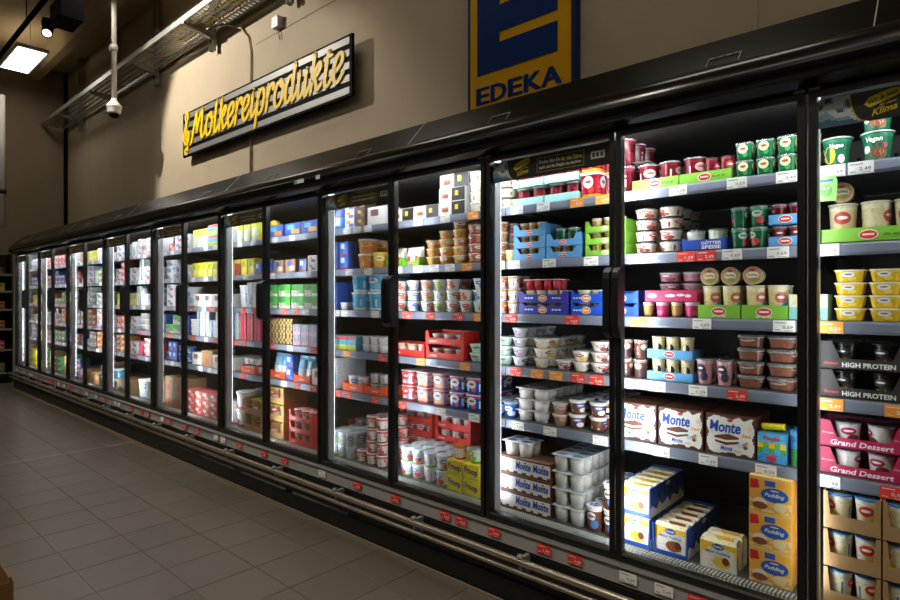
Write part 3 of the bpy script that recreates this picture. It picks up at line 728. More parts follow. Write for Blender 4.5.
TAGX = {
    (0, 0): [('w', -0.334), ('w', -0.261)],
    (0, 1): [('w', -0.35)],
    (0, 2): [('o', -0.339)],
    (0, 3): [('o', -0.339), ('o', -0.169)],
    (0, 4): [('w', -0.347), ('r', -0.181)],
    (1, 0): [('w', -1.022), ('w', -0.825), ('w', -0.619), ('w', -0.463), ('w', -1.561), ('w', -1.42), ('o', -1.251), ('o', -1.131)],
    (1, 1): [('w', -0.989), ('r', -0.795), ('r', -0.723), ('w', -0.635), ('w', -0.49), ('w', -1.578), ('w', -1.389), ('w', -1.185)],
    (1, 2): [('o', -0.977), ('w', -0.738), ('w', -0.472), ('r', -1.595), ('r', -1.275)],
    (1, 3): [('w', -1.035), ('w', -0.905), ('w', -0.752), ('r', -0.619), ('r', -1.567), ('o', -1.452), ('o', -1.354), ('r', -1.246), ('r', -1.162)],
    (1, 4): [('w', -0.889), ('w', -0.716), ('w', -0.527), ('w', -1.555), ('w', -1.384), ('w', -1.144)],
    (1, 5): [('w', -0.943), ('w', -0.81), ('r', -0.693), ('r', -1.162), ('r', -1.305), ('r', -1.563), ('w', -0.562), ('r', -0.446)],
    (2, 0): [('w', -2.206), ('w', -2.01), ('o', -1.824), ('w', -2.814), ('w', -2.719), ('w', -2.619)],
    (2, 1): [('w', -1.665), ('w', -2.363), ('w', -2.206), ('w', -2.088), ('w', -1.976), ('o', -1.863), ('w', -2.795), ('w', -2.619)],
    (2, 2): [('r', -2.291), ('r', -2.117), ('r', -1.922), ('o', -1.786), ('w', -2.834), ('w', -2.557)],
    (2, 3): [('o', -2.184), ('o', -1.876), ('o', -2.814), ('r', -2.496)],
    (2, 4): [('r', -2.331), ('w', -2.038), ('w', -1.818), ('r', -2.805), ('r', -2.557)],
    (2, 5): [('r', -1.754), ('r', -1.854), ('r', -2.202), ('r', -2.508), ('w', -2.83)],
    (3, 0): [('w', -3.619), ('w', -3.408), ('w', -4.107), ('w', -3.917)],
    (3, 1): [('w', -3.658), ('w', -3.222), ('w', -4.018)],
    (3, 2): [('w', -2.923), ('r', -3.505), ('r', -3.348), ('w', -3.244), ('r', -4.062), ('r', -3.889)],
    (3, 3): [('r', -3.671), ('w', -3.432), ('r', -3.155), ('r', -4.047)],
    (3, 4): [('r', -2.913), ('w', -3.505), ('r', -3.348), ('r', -3.166), ('r', -4.062)],
    (3, 5): [('r', -3.233), ('r', -3.472), ('r', -3.802), ('w', -4.034)],
    (4, 0): [('w', -4.277), ('w', -4.5), ('w', -4.66), ('w', -4.97), ('w', -5.07), ('w', -5.31)],
    (4, 1): [('w', -4.245), ('w', -4.5), ('w', -4.66), ('w', -4.9), ('w', -5.21), ('w', -5.31)],
    (4, 2): [('r', -4.293), ('r', -4.5), ('r', -4.6), ('w', -4.7), ('r', -4.94), ('w', -5.25)],
    (4, 3): [('r', -4.183), ('r', -4.5), ('w', -4.66), ('r', -4.9), ('w', -5.14)],
    (4, 4): [('w', -4.5), ('w', -4.6), ('w', -4.76), ('w', -5.07), ('w', -5.31)],
    (4, 5): [('w', -4.141), ('r', -4.451), ('r', -4.663), ('r', -4.967), ('r', -5.0), ('w', -5.1)],
    (5, 0): [('w', -5.47), ('w', -5.78), ('w', -5.94), ('w', -6.1), ('w', -6.2), ('w', -6.36), ('w', -6.6)],
    (5, 1): [('w', -5.62), ('w', -5.86), ('w', -5.96), ('w', -6.06), ('w', -6.16), ('w', -6.32), ('w', -6.56)],
    (5, 2): [('w', -5.49), ('w', -5.73), ('w', -5.97), ('w', -6.21), ('w', -6.52), ('r', -6.62)],
    (5, 3): [('r', -5.38), ('w', -5.69), ('r', -6.0), ('w', -6.31), ('w', -6.62)],
    (5, 4): [('w', -5.47), ('w', -5.57), ('w', -5.73), ('w', -5.89), ('r', -6.2), ('w', -6.51)],
    (5, 5): [('r', -5.41), ('r', -5.57), ('r', -5.81), ('w', -6.12), ('w', -6.22), ('r', -6.53)],
    (6, 0): [('w', -6.84), ('w', -7.15), ('w', -7.46), ('w', -7.62), ('w', -7.72)],
    (6, 1): [('w', -6.72), ('w', -6.96), ('w', -7.2), ('w', -7.51), ('w', -7.82)],
    (6, 2): [('w', -6.78), ('r', -6.94), ('w', -7.18), ('w', -7.42), ('r', -7.73), ('w', -7.83)],
    (6, 3): [('w', -6.78), ('r', -7.09), ('r', -7.4), ('w', -7.56), ('r', -7.87)],
    (6, 4): [('w', -6.75), ('r', -6.99), ('w', -7.3), ('w', -7.61), ('w', -7.71), ('w', -7.87)],
    (6, 5): [('w', -6.77), ('w', -7.08), ('r', -7.32), ('r', -7.63), ('r', -7.73)],
    (7, 0): [('w', -7.88), ('w', -8.04), ('w', -8.35), ('w', -8.66), ('w', -8.9), ('w', -9.06)],
    (7, 1): [('w', -7.92), ('w', -8.23), ('w', -8.47), ('w', -8.71), ('w', -8.95)],
    (7, 2): [('w', -8.07), ('w', -8.23), ('w', -8.39), ('r', -8.63), ('r', -8.79), ('w', -9.1)],
    (7, 3): [('r', -8.11), ('w', -8.35), ('r', -8.45), ('w', -8.69), ('w', -8.85), ('r', -8.95), ('w', -9.11)],
    (7, 4): [('w', -7.97), ('w', -8.07), ('r', -8.17), ('r', -8.27), ('w', -8.58), ('w', -8.74), ('w', -8.84)],
    (7, 5): [('w', -7.89), ('w', -8.13), ('r', -8.23), ('r', -8.39), ('r', -8.55), ('r', -8.79), ('r', -9.03)],
    (8, 0): [('w', -9.16), ('w', -9.32), ('w', -9.42), ('w', -9.66), ('w', -9.76), ('w', -10.07), ('w', -10.17)],
    (8, 1): [('w', -9.26), ('w', -9.36), ('w', -9.52), ('w', -9.76), ('w', -10.0), ('w', -10.24)],
    (8, 2): [('w', -9.26), ('r', -9.36), ('w', -9.52), ('w', -9.68), ('r', -9.92), ('r', -10.02)],
    (8, 3): [('w', -9.21), ('r', -9.52), ('w', -9.62), ('w', -9.86), ('r', -9.96)],
    (8, 4): [('r', -9.15), ('r', -9.46), ('w', -9.7), ('w', -9.94), ('w', -10.18)],
    (8, 5): [('w', -9.34), ('w', -9.44), ('w', -9.75), ('w', -9.85), ('w', -10.09), ('w', -10.19)],
}


RX, RY = 0.625, 2.45
cabs = []
for k in range(NC):
    xl = X0 - W * k
    r = link('refrigerated_cabinet', None, None, (xl + RX, RY, 0))
    what = ['black refrigerated cabinet with yellow tubs and charcoal trays, cut by right frame edge', 'black glass-door cabinet holding the white and brown snack cartons',
            'black glass-door cabinet with red trays, white cups and orange buckets', 'black glass-door cabinet with green packs and blue cheese boxes',
            'black glass-door dairy cabinet, fifth from right in the run', 'black glass-door dairy cabinet, sixth from right in the run',
            'black glass-door dairy cabinet, fourth from far left end', 'black glass-door dairy cabinet, second from far left end', 'black glass-door dairy cabinet at the far left end of the run'][k]
    what = what.replace('fourth from far left end', 'third from far left end')
    tag(r, what, 'refrigerator', 'refrigerated cabinets in one long run')
    cabs.append(r)
    off = (-RX, -RY, 0)
    def add(key, parent=r, loc=off): return link(key, PARTS[key], parent, loc)
    for key in ('base_panel', 'price_strip', 'base_price_ledge', 'upper_bumper_rail', 'lower_bumper_rail', 'deck', 'deck_grille', 'back_panel', 'air_slots', 'inner_ceiling', 'canopy', 'canopy_led_tube'):
        o = add(key)
        if key in ('air_slots',): o['kind'] = 'stuff'
    lp = add('led_post'); link('led_tube', PARTS['led_tube'], lp)
    for bxp in (0.24, 0.865): add('rail_bracket', r, (off[0] + bxp, off[1], 0))
    for s, zt in enumerate(RAIL_TOP):
        sh = link('shelf', PARTS['shelf'], r, (off[0], off[1], zt))
        link('price_rail', PARTS['price_rail'], sh)
        for bxp in (0.04, 1.2): link('shelf_bracket', PARTS['shelf_bracket'], sh, (bxp, 0, 0))
        for cc, X in TAGX.get((k, s), ()):
            link('price_tag', TAGS[cc, random.randrange(6)], sh, (X - xl, SHELF_Y - 0.0052, -0.019))
    for cc, X in TAGX.get((k, 5), ()):
        link('price_tag', TAGS[cc, random.randrange(6)], r, (off[0] + X - xl, off[1] + 2.0195, 0.283))
    for side in (0, 1):
        dx = 0.005 if side == 0 else 0.628
        dr = link('door', None, r, (off[0] + dx, off[1], 0))
        for xs in (0.0, DWID - 0.021): link('door_stile', PARTS['hinge_stile'], dr, (xs, 0, 0))
        for key in ('door_bottom_rail', 'door_top_rail', 'glazing_bead', 'glass_pane'): link(key, PARTS[key], dr)
        link('door_handle', PARTS['door_handle'], dr, ((DWID - 0.028) if side == 0 else 0.001, 0, 0))
        link('added_fill_strip', PARTS['stile_fill_strip'], dr, (DWID - 0.021 if side == 0 else 0.0, 0, 0))  # glowing strip added to fill the dim middle of each cabinet
        link('hinge_cap', PARTS['hinge_cap'], dr, (0.0 if side == 0 else DWID - 0.03, 0, 0))
        if side == 0: link('climate_banner', PARTS['climate_banner'], dr, (0.022, D + 0.0065, 1.823))
    for X in [0.17 - 1.875 * j - 0.378 for j in range(-1, 6)]:
        if xl < X < xl + W: add('canopy_seam', r, (off[0] + X - xl, off[1], 0))
    for X in [-0.66 - 0.92 * j for j in range(-2, 12)]:
        if xl < X < xl + W - 0.11: add('punched_tab', r, (off[0] + X - xl, off[1], 0))
    if k == NC - 1:
        MB().prism([(2.02, 0.0), (2.02, 0.33), (2.04, 1.95), (2.9, 1.95), (2.9, 0.0)], -0.03, -0.004, '#b5b6b2').build('end_panel', plain('end_panel_grey', '#9b9a92', 0.4), r, off)
for x, c_, lab in ((-2.97, '#5fb7a5', 'small green and white sticker on the black canopy nose'), (-2.78, '#e8e6e0', 'small white sticker on the black canopy nose')):
    st = MB(); w_ = 0.05 if c_ != '#e8e6e0' else 0.02
    st.box(-w_, w_, -0.001, 0.0, -0.012, 0.012, '#e8e6e0')
    if w_ > 0.03: st.box(-w_, -w_ + 0.03, -0.0015, -0.001, -0.012, 0.012, c_)
    tag(st.build('canopy_sticker', M_PRINT, None, (x, 1.956, 2.0)), lab, 'sticker')

# ------------------------------------------------------------------ products
KINDS = {}
class Kind: pass
def kind(key, name, desc, cat, w, d, h, meshes, pitch=None, tray=False):
    k = Kind(); k.key = key; k.name = name; k.desc = desc; k.cat = cat; k.w = w; k.d = d; k.h = h
    k.meshes = meshes; k.turn = None; k.pitch = pitch or h + 0.001; k.tray = tray
    KINDS[key] = k

def side(base, logo=None, fruit=None, band=None, top=None, dark=None, reps=2, big=1.0):
    """print that runs round a cup: bands and bar code in the side itself, logo and fruit as label patches (see cup)"""
    def f(u, v):
        p = ((u + 0.5 / reps) * reps) % 1.0
        if top and v > 0.84: return top
        if band and v < 0.15: return band
        if dark and 0.04 < p < 0.15 and 0.25 < v < 0.7 and int(v * 26) % 2: return dark
        return base
    f.label = (logo, fruit, reps, big, base)
    return f

def wrapped_ellipse(t, r, taper, h, sq, ua, v, du, dv, c, off):
    """a label patch that follows the wall of a cup; ua, du in turns, v, dv in heights"""
    def P(u, vv):
        a = 2 * PI * u; z = vv * h; rr = r * (taper + (1 - taper) * vv)
        k = 1.0 if sq == 2.0 else (abs(math.sin(a)) ** sq + abs(math.cos(a)) ** sq) ** (-1.0 / sq)
        return ((rr * k + off) * math.sin(a), -(rr * k + off) * math.cos(a), z)
    n = 16; rings = [[P(ua + du * q * math.cos(2 * PI * i / n), v + dv * q * math.sin(2 * PI * i / n)) for i in range(n)] for q in (0.34, 0.68, 1.0)]
    t.poly(rings[0], c, True)
    for a, b in zip(rings, rings[1:]):
        for i in range(n): t.poly([a[i], b[i], b[(i + 1) % n], a[(i + 1) % n]], c, True)

def cup(key, name, desc, cat, r, h, sd, lid, taper=0.8, sq=2.0, gloss=True, clear_lid=False, n=32, text=None, lid2=None, lid_h=0.004, extra=None):
    b = MB(); m = 13
    prof = [(r * (taper + (1 - taper) * (j / m)), (h - lid_h) * j / m) for j in range(m + 1)]
    prof[0] = (prof[0][0] * 0.94, 0.0)
    prof.insert(1, (prof[1][0] * 0.985, 0.003))
    b.lathe(prof, n, sd, sq)
    parts = []
    l = MB()
    rl = r * 1.07
    if clear_lid:
        l.lathe([(rl, h - lid_h - 0.002), (rl, h - 0.002), (rl * 0.9, h)], n, lid, sq)
        parts.append(('clear_lid', l.mesh('clear_lid', M_CLEAR)))
        rim = MB(); rim.lathe([(rl * 0.985, h - lid_h - 0.003), (rl * 1.0, h - lid_h)], n, '#d7dbdc', sq, cap=False)
        parts.append(('rim', rim.mesh('rim', M_GLOSS)))
    else:
        l.lathe([(rl, h - lid_h), (rl, h - 0.001), (rl * 0.97, h)], n, lid, sq, capcol=lid)
        if lid2:
            nn = 12
            for i in range(nn):
                if i % 4 == 3: continue
                a0, a1 = 2 * PI * i / nn, 2 * PI * (i + 1) / nn
                q = 0.62 if sq == 2 else 0.7
                l.poly([(0, 0, h + 0.0006), (rl * q * math.sin(a0), -rl * q * math.cos(a0), h + 0.0006), (rl * q * math.sin(a1), -rl * q * math.cos(a1), h + 0.0006)], lid2)
        parts.append(('lid', l.mesh('lid', M_FOIL)))
    if text:
        s, w, th, zc, c = text
        t = MB(); slope = r * (1 - taper) / h
        t.text(s, 0, zc * h, w, th, 0, c, 0.15, 0, wrap=lambda z: r * taper + slope * z + 0.0012)
        parts.append(('lettering', t.mesh('lettering', M_LETTER)))
    if extra:
        t = MB()
        for (cx, cz, rx, rz, c) in extra:
            slope = r * (1 - taper) / h
            pts = []
            for i in range(14):
                a = 2 * PI * i / 14
                X = cx + rx * math.cos(a); Z = cz * h + rz * math.sin(a); rr = r * taper + slope * Z + 0.0008
                pts.append((rr * math.sin(X / rr), -rr * math.cos(X / rr), Z))
            t.poly(pts, c)
        parts.append(('label_print', t.mesh('label_print', M_LETTER)))
    lb = getattr(sd, 'label', None)
    if lb and (lb[0] or lb[1]):
        logo, fruit, reps, big, basec = lb; t = MB()
        for q in range(reps):
            u0 = q / reps
            if fruit: wrapped_ellipse(t, r, taper, h, sq, u0 + 0.11 / reps, 0.31, 0.19 / reps, 0.17, fruit, 0.0007)
            if logo:
                wrapped_ellipse(t, r, taper, h, sq, u0 - 0.04 / reps, 0.62, min(0.42, 0.21 * big) / reps, min(0.26, 0.165 * big), logo, 0.0011)
                lc = hx(logo); inner = '#f6f4ee' if sum(lc) < 1.9 else '#8a5a40'
                wrapped_ellipse(t, r, taper, h, sq, u0 - 0.04 / reps, 0.63, 0.13 * big / reps, 0.045 * big, inner, 0.0015)
        parts.append(('label_print', t.mesh('label_print', M_LETTER)))
    kind(key, name, desc, cat, 2 * rl, 2 * rl, h, [(name, b.mesh(name, M_GLOSS if gloss else M_CARTON))] + parts)
    KINDS[key].turn = 'slight' if (text or extra) else ('quarter' if sq > 3 else 'free')

def box(key, name, desc, cat, w, d, h, c, front=None, top=None, sidec=None, nu=12, nv=8, mat=None, parts=()):
    b = MB(); x, y = w / 2 - 0.001, d / 2 - 0.001
    cc = hx(c) if isinstance(c, str) else c
    sc = sidec or c; tc = top or c
    e = 0.002
    b.box(-x, x, -y + e, y, 0.0, h, c, front=c, top=tc, side=sc)
    fr = front if callable(front) else (lambda u, v: front or c)
    b.grid((-x, -y, e), (2 * x, 0, 0), (0, 0, h - 2 * e), nu, nv, fr)
    for z, s in ((e, 0.0), (h - e, h)):
        b.poly([(-x, -y, z), (x, -y, z), (x, -y + e, s), (-x, -y + e, s)], tc)
    b.poly([(-x, -y, e), (-x, -y, h - e), (-x, -y + e, h), (-x, -y + e, 0)], sc); b.poly([(x, -y, e), (x, -y, h - e), (x, -y + e, h), (x, -y + e, 0)], sc)
    kind(key, name, desc, cat, w, d, h, [(name, b.mesh(name, mat or M_CARTON))] + list(parts))

def lay(items, y):
    """flat print pieces for a carton face: ('t', text, cx, cz, w, h, colour, shear) or ('d', cx, cz, rx, rz, colour)"""
    t = MB()
    for i, it in enumerate(items):
        yy = y - 0.0006 - 0.0003 * i
        if it[0] == 't': t.text(it[1], it[2], it[3], it[4], it[5], yy, it[6], it[7] if len(it) > 7 else 0, it[8] if len(it) > 8 else 0)
        elif it[0] == 'd': t.disc(it[1], it[2], it[3], it[4], yy, it[5])
        elif it[0] == 'p': t.poly([(a, yy, b) for a, b in it[1]], it[2])
    return t

def tray(key, desc, w, d, pitch, c, low=0.5, logo=None, text=None, inner=None, mat=None, hi_w=0.13, back=0.98, flat=False):
    """open display tray: floor, back, sides, and a front whose middle is cut low between two high corners"""
    b = MB(); x, y = w / 2 - 0.0015, d / 2; t = 0.0025; ic = inner or c
    b.box(-x, x, -y, y, 0.0, 0.004, c, top=ic)
    wz = pitch * (low if flat else 0.96)
    b.box(-x, -x + t, -y, y, 0.004, wz, c); b.box(x - t, x, -y, y, 0.004, wz, c)
    b.box(-x + t, x - t, y - t, y, 0.004, wz, c, front=ic)
    lo, hi = pitch * low, pitch * 0.96
    xs = [(-x, hi), (-x + w * hi_w * 0.6, hi), (-x + w * hi_w, lo), (x - w * hi_w, lo), (x - w * hi_w * 0.6, hi), (x, hi)]
    if low >= 0.9 or flat: hi = wz; xs = [(-x, hi), (x, hi)]
    for (xa, za), (xb, zb) in zip(xs, xs[1:]):
        b.poly([(xa, -y, 0), (xb, -y, 0), (xb, -y, zb), (xa, -y, za)], c)
        b.poly([(xa, -y + t, 0.004), (xa, -y + t, za), (xb, -y + t, zb), (xb, -y + t, 0.004)], ic)
        b.poly([(xa, -y, za), (xb, -y, zb), (xb, -y + t, zb), (xa, -y + t, za)], ic)
    parts = []
    items = []
    if logo:
        s = min(0.017, lo * 0.42)
        for X in ([0] if w < 0.22 else [0]):
            items += [('d', X, lo * 0.52, s * 1.5, s * 0.95, '#f4efe4'), ('d', X, lo * 0.52, s * 1.35, s * 0.78, logo), ('p', [(X - s * 0.9, lo * 0.47), (X + s * 0.9, lo * 0.47), (X + s * 0.9, lo * 0.6), (X - s * 0.9, lo * 0.6)], '#f4efe4')]
    if text:
        for (s, cx, cz, tw, th, tc, sh) in text:
            if s == '~':      # lettering too small to read
                for q_ in (-0.32, 0.0, 0.32): items.append(('d', cx * w + q_ * tw * w, cz * pitch, tw * w * 0.14, th * pitch * 0.35, tc))
                continue
            items.append(('t', s, cx * w, cz * pitch, tw * w, th * pitch, tc, sh))
    if items: parts.append(('tray_print', lay(items, -y).mesh('tray_print', M_PRINT)))
    if key == 'pudding_tray':   # milk splash, badge and finger holes on the long sides
        sp = MB()
        for sg in (1, -1):
            xx = sg * (x + 0.0006); n_ = 16
            wave = [pitch * (0.30 + 0.10 * math.sin(i * 1.9) + 0.05 * math.sin(i * 3.3)) for i in range(n_ + 1)]
            for i in range(n_):
                ya, yb = -y + d * i / n_, -y + d * (i + 1) / n_
                sp.poly([(xx, ya, 0.002), (xx, yb, 0.002), (xx, yb, wave[i + 1]), (xx, ya, wave[i])], '#e4e6ea')
            for yc in (-0.09, -0.03, 0.03, 0.09):
                sp.poly([(xx + sg * 0.0004, yc + 0.011 * math.cos(2 * PI * i / 10), pitch * 0.62 + 0.013 * math.sin(2 * PI * i / 10)) for i in range(10)], '#0c1a3c')
            sp.poly([(xx + sg * 0.0004, 0.0 + 0.026 * math.cos(2 * PI * i / 14), pitch * 0.86 + 0.009 * math.sin(2 * PI * i / 14)) for i in range(14)], '#d8dee8')
        parts.append(('side_print', sp.mesh('side_print', M_PRINT)))
    kind(key, 'display_tray', desc, 'tray', w, d, pitch, [('display_tray', b.mesh('display_tray', mat or M_PRINT))] + parts, pitch=pitch, tray=True)

OET = '#d8322a'
# --- trays
tray('green_tray', 'lime green cardboard tray', 0.185, 0.11, 0.042, '#86c440', 0.92, OET, [('~', 0.27, 0.45, 0.28, 0.25, '#5b9a2a', 0.2)])
tray('green_tray_long', 'long lime green tray', 0.255, 0.11, 0.048, '#86c440', 0.92, OET, [('~', 0.28, 0.45, 0.3, 0.25, '#5b9a2a', 0.2)])
tray('green_tray_wide', 'lime green pudding tray', 0.147, 0.15, 0.05, '#86c440', 0.92, OET, [('~', 0, 0.16, 0.4, 0.2, '#e8e2c8', 0.2)])
tray('green_tray_small', 'small lime green tray', 0.13, 0.12, 0.05, '#7dc03c', 0.55, OET)
tray('green_tray_stack', 'lime green stacking tray', 0.185, 0.14, 0.05, '#86c440', 0.5, '#c8b060')
tray('blue_jelly_tray', 'navy blue jelly tray', 0.163, 0.12, 0.048, '#2447a8', 0.85, None, [('GÖTTER', 0.17, 0.6, 0.44, 0.28, '#f2f2f0', 0), ('SPEISE', 0.17, 0.25, 0.42, 0.28, '#f2f2f0', 0)])
tray('blue_tray_small', 'small sky blue tray', 0.105, 0.12, 0.075, '#5fa3d8', 0.45, OET, flat=True)
tray('blue_tray', 'sky blue dessert tray', 0.178, 0.12, 0.085, '#5fa3d8', 0.40, OET, flat=True)
tray('blue_tray_stack', 'sky blue stacking tray', 0.175, 0.13, 0.055, '#5b9ad0', 0.5, OET, hi_w=0.2)
tray('mint_tray', 'pale mint cardboard tray', 0.17, 0.11, 0.085, '#a8dcd4', 0.40, None, None, '#cdebe6', flat=True)
tray('blue_kids_tray', 'royal blue dessert tray', 0.15, 0.13, 0.052, '#1e50c0', 0.72, '#f08a2a', [('~', -0.28, 0.4, 0.3, 0.2, '#dfe8f8', 0)])
tray('purple_tray', 'wide violet blue tray', 0.26, 0.13, 0.052, '#3a3aa8', 0.72, '#f08a2a', [('~', -0.28, 0.4, 0.2, 0.2, '#dfe8f8', 0), ('~', 0.28, 0.4, 0.2, 0.2, '#dfe8f8', 0)])
tray('red_tray', 'bright red cardboard tray', 0.27, 0.125, 0.075, '#e0332a', 0.45, None, [('~', -0.3, 0.22, 0.2, 0.2, '#f8e0d0', 0.2)], hi_w=0.1)
tray('orange_tray', 'orange red open tray', 0.2, 0.125, 0.06, '#ee5a24', 0.75, None, [('~', 0, 0.35, 0.3, 0.25, '#fbe6d8', 0)])
tray('cardboard_tray', 'brown cardboard tray', 0.15, 0.19, 0.12, '#b08a5c', 0.36, None, None, '#96744a', hi_w=0.12)
tray('cardboard_tray_wide', 'wide brown cardboard tray', 0.26, 0.19, 0.12, '#a87f50', 0.36, None, None, '#8c6a44', hi_w=0.1)
tray('protein_tray', 'charcoal grey pudding tray', 0.245, 0.12, 0.092, '#34322f', 0.36, None, [('HIGH PROTEIN', 0.03, 0.16, 0.56, 0.17, '#f0efe8', 0), ('Ehrmann', -0.37, 0.2, 0.16, 0.1, '#d8443a', 0), ('Hi', 0.42, 0.62, 0.06, 0.2, '#f0efe8', 0)], '#1f1d1b', hi_w=0.22)
tray('magenta_dessert_tray', 'magenta dessert tray', 0.235, 0.12, 0.088, '#b3204f', 0.36, None, [('Grand Dessert', -0.02, 0.18, 0.7, 0.2, '#f7e6ea', 0.2), ('Ehrmann', -0.4, 0.5, 0.13, 0.07, '#e8a8b8', 0), ('Ehrmann', 0.4, 0.5, 0.13, 0.07, '#e8a8b8', 0)], '#8c173c', hi_w=0.2)
tray('pudding_tray', 'royal blue pudding tray', 0.137, 0.345, 0.118, '#1f4fb0', 0.12, None, None, '#1a4190', hi_w=0.06)

# --- cups, tubs and bowls
W_ = '#eeece6'
cup('vegan_mango', 'dessert_cup', 'dark green mango cup', 'cup', 0.041, 0.093, side('#1f6a48', None, None, None, '#2d7d55', '#e8e4d0'), '#dfe8df', 0.76, text=('Vegan', 0.04, 0.018, 0.68, '#f4f2ea'), extra=[(-0.02, 0.4, 0.018, 0.028, '#f0b020'), (0.014, 0.25, 0.01, 0.014, '#f4efe0')])
cup('vegan_choco', 'dessert_cup', 'dark green chocolate cup', 'cup', 0.042, 0.093, side('#1f6a48', None, '#7a4a34', None, '#2d7d55', '#9c3a48'), '#dfe8df', 0.76, text=('Vegan', 0.048, 0.02, 0.72, '#f4f2ea'), extra=[(0.012, 0.26, 0.022, 0.017, '#8a5238'), (0.014, 0.3, 0.013, 0.01, '#b98a68'), (-0.02, 0.42, 0.01, 0.012, '#f4efe0'), (0.022, 0.52, 0.016, 0.009, '#a83444')])
cup('cream_cup_large', 'pudding_cup', 'large cream pudding cup', 'cup', 0.039, 0.124, side('#e6d9a8', '#c85040', '#d8c088', None, '#efe6c4', '#7aa8c8'), '#efe9d4', 0.84, clear_lid=False)
cup('cream_cup', 'pudding_cup', 'cream vanilla pudding cup', 'cup', 0.031, 0.112, side('#e8d998', '#d8685a', '#6aa4d0', None, '#f1e7c0', None, 2), '#efe9d4', 0.84)
cup('yellow_tub', 'cream_cheese_tub', 'flat yellow tub', 'tub', 0.0405, 0.04, side('#f0c42a', '#eef0f2', '#f6da60', None, '#f4d65a', None, 4, 1.3), '#f3ecd0', 0.84, 5.0, n=40)
cup('protein_cup', 'pudding_cup', 'black pudding cup', 'cup', 0.035, 0.08, side('#24211f', '#3a3633', '#4a4032', None, '#1b1917', '#c8a02c'), '#2c2a28', 0.78, text=('Vanille', 0.035, 0.013, 0.3, '#e8c030'))
cup('magenta_cup', 'dessert_cup', 'white and magenta dessert cup', 'cup', 0.035, 0.076, side('#eee6e4', '#b02850', '#7a4632', '#70422f', '#e8dcdc', None), '#6c2038', 0.82, clear_lid=True)
cup('blue_lid_cup', 'yogurt_cup', 'blue-lid cream cup', 'cup', 0.0335, 0.1, side('#eadfb8', '#d8342c', '#e8c860', '#f0ead8', '#f2eee0', '#5878a8'), '#2d78c8', 0.78, lid2='#f0d040')
cup('red_jelly_tub', 'dessert_tub', 'clear red jelly tub', 'tub', 0.043, 0.112, side('#5c0a18', None, '#74121f', None, '#86283a', '#b89094'), '#e8e4e2', 0.86, clear_lid=True, lid_h=0.008)
cup('red_cup', 'dessert_cup', 'dark red fruit jelly cup', 'cup', 0.039, 0.1, side('#640c1a', '#d8a8a0', '#5878b0', None, '#701624', '#e8c0b8'), '#d8b0b0', 0.84, clear_lid=True)
cup('red_jar_small', 'dessert_jar', 'small red fruit jar', 'jar', 0.0245, 0.086, side('#6c1020', '#d04a44', '#4a78b8', None, '#801828'), '#2c2422', 0.92)
cup('red_jar', 'dessert_jar', 'dark red fruit jar', 'jar', 0.0375, 0.078, side('#7a1020', None, '#94182c', None, '#5c0c18', '#b84458'), '#f0eeea', 0.95, lid_h=0.009)
cup('green_tub', 'dessert_tub', 'green square dessert tub', 'tub', 0.0275, 0.062, side('#16693a', '#efdcae', '#3f9a4a', '#12582f', '#2e8a52', None, 4, 1.7), '#c8dccc', 0.86, 5.0, n=40, clear_lid=True)
cup('layer_cup', 'dessert_cup', 'clear layered dessert cup', 'cup', 0.042, 0.044, side('#d8ccb8', '#c84840', '#7a3a30', '#5c3226', '#e4dccc', '#8a3838'), '#e4e0d8', 0.84, clear_lid=True)
cup('berry_layer_cup', 'dessert_cup', 'pink layered berry cup', 'cup', 0.042, 0.044, side('#c89098', '#a8485c', '#8a3048', '#7a2c3c', '#d8b0b4', None), '#e4d4d4', 0.84, clear_lid=True)
cup('pink_cup', 'jelly_cup', 'small pink jelly cup', 'cup', 0.0325, 0.075, side('#d8dcd8', None, None, '#d83a78', None), '#e0e4e4', 0.86, clear_lid=True)
cup('lime_cup', 'jelly_cup', 'small lime green cup', 'cup', 0.0325, 0.075, side('#dfe4d4', '#7ac030', '#8ccc3c', '#78b82c', None), '#e4ece0', 0.86, clear_lid=True)
cup('green_jelly', 'jelly_cup', 'emerald green jelly cup', 'cup', 0.0275, 0.074, side('#12603a', '#a8c8b4', '#b84038', '#0d4c2c', '#5aa07c'), '#d4e4dc', 0.86, clear_lid=True)
cup('red_jelly_cup', 'jelly_cup', 'small red jelly cup', 'cup', 0.023, 0.068, side('#6a0c1c', '#8a2434', None, None, '#a85864'), '#e4d4d4', 0.86, clear_lid=True)
cup('brown_cup', 'pudding_cup', 'small caramel pudding cup', 'cup', 0.021, 0.056, side('#b08850', None, None, '#8a5a34', '#d8c8a4'), '#e8e0d0', 0.84)
cup('pink_cup_wide', 'pudding_cup', 'pink raspberry pudding cup', 'cup', 0.0265, 0.056, side('#c83a70', None, '#d85888', None, '#e0b8c4'), '#e8d8dc', 0.84)
cup('choc_cup', 'dessert_cup', 'clear chocolate layer cup', 'cup', 0.027, 0.076, side('#5c3a2e', '#b89888', '#3c2a34', None, '#a08478', '#d8c4b8'), '#d8ccc4', 0.84, clear_lid=True)
cup('cream_dark_cup', 'dessert_cup', 'cream and dark dessert cup', 'cup', 0.024, 0.078, side('#e4d4a0', None, None, None, '#efe4c0'), '#e8dcc0', 0.86, extra=[(0, 0.45, 0.016, 0.018, '#2a2634'), (0, 0.18, 0.014, 0.006, '#e0b828')])
cup('pink_tall_cup', 'yogurt_cup', 'tall pink dessert cup', 'cup', 0.029, 0.095, side('#dca4ac', '#3c3448', '#4a4058', None, '#e8c4c8', '#c07880'), '#e8d0d4', 0.78, clear_lid=True, extra=[(0, 0.5, 0.018, 0.028, '#3a3346')])
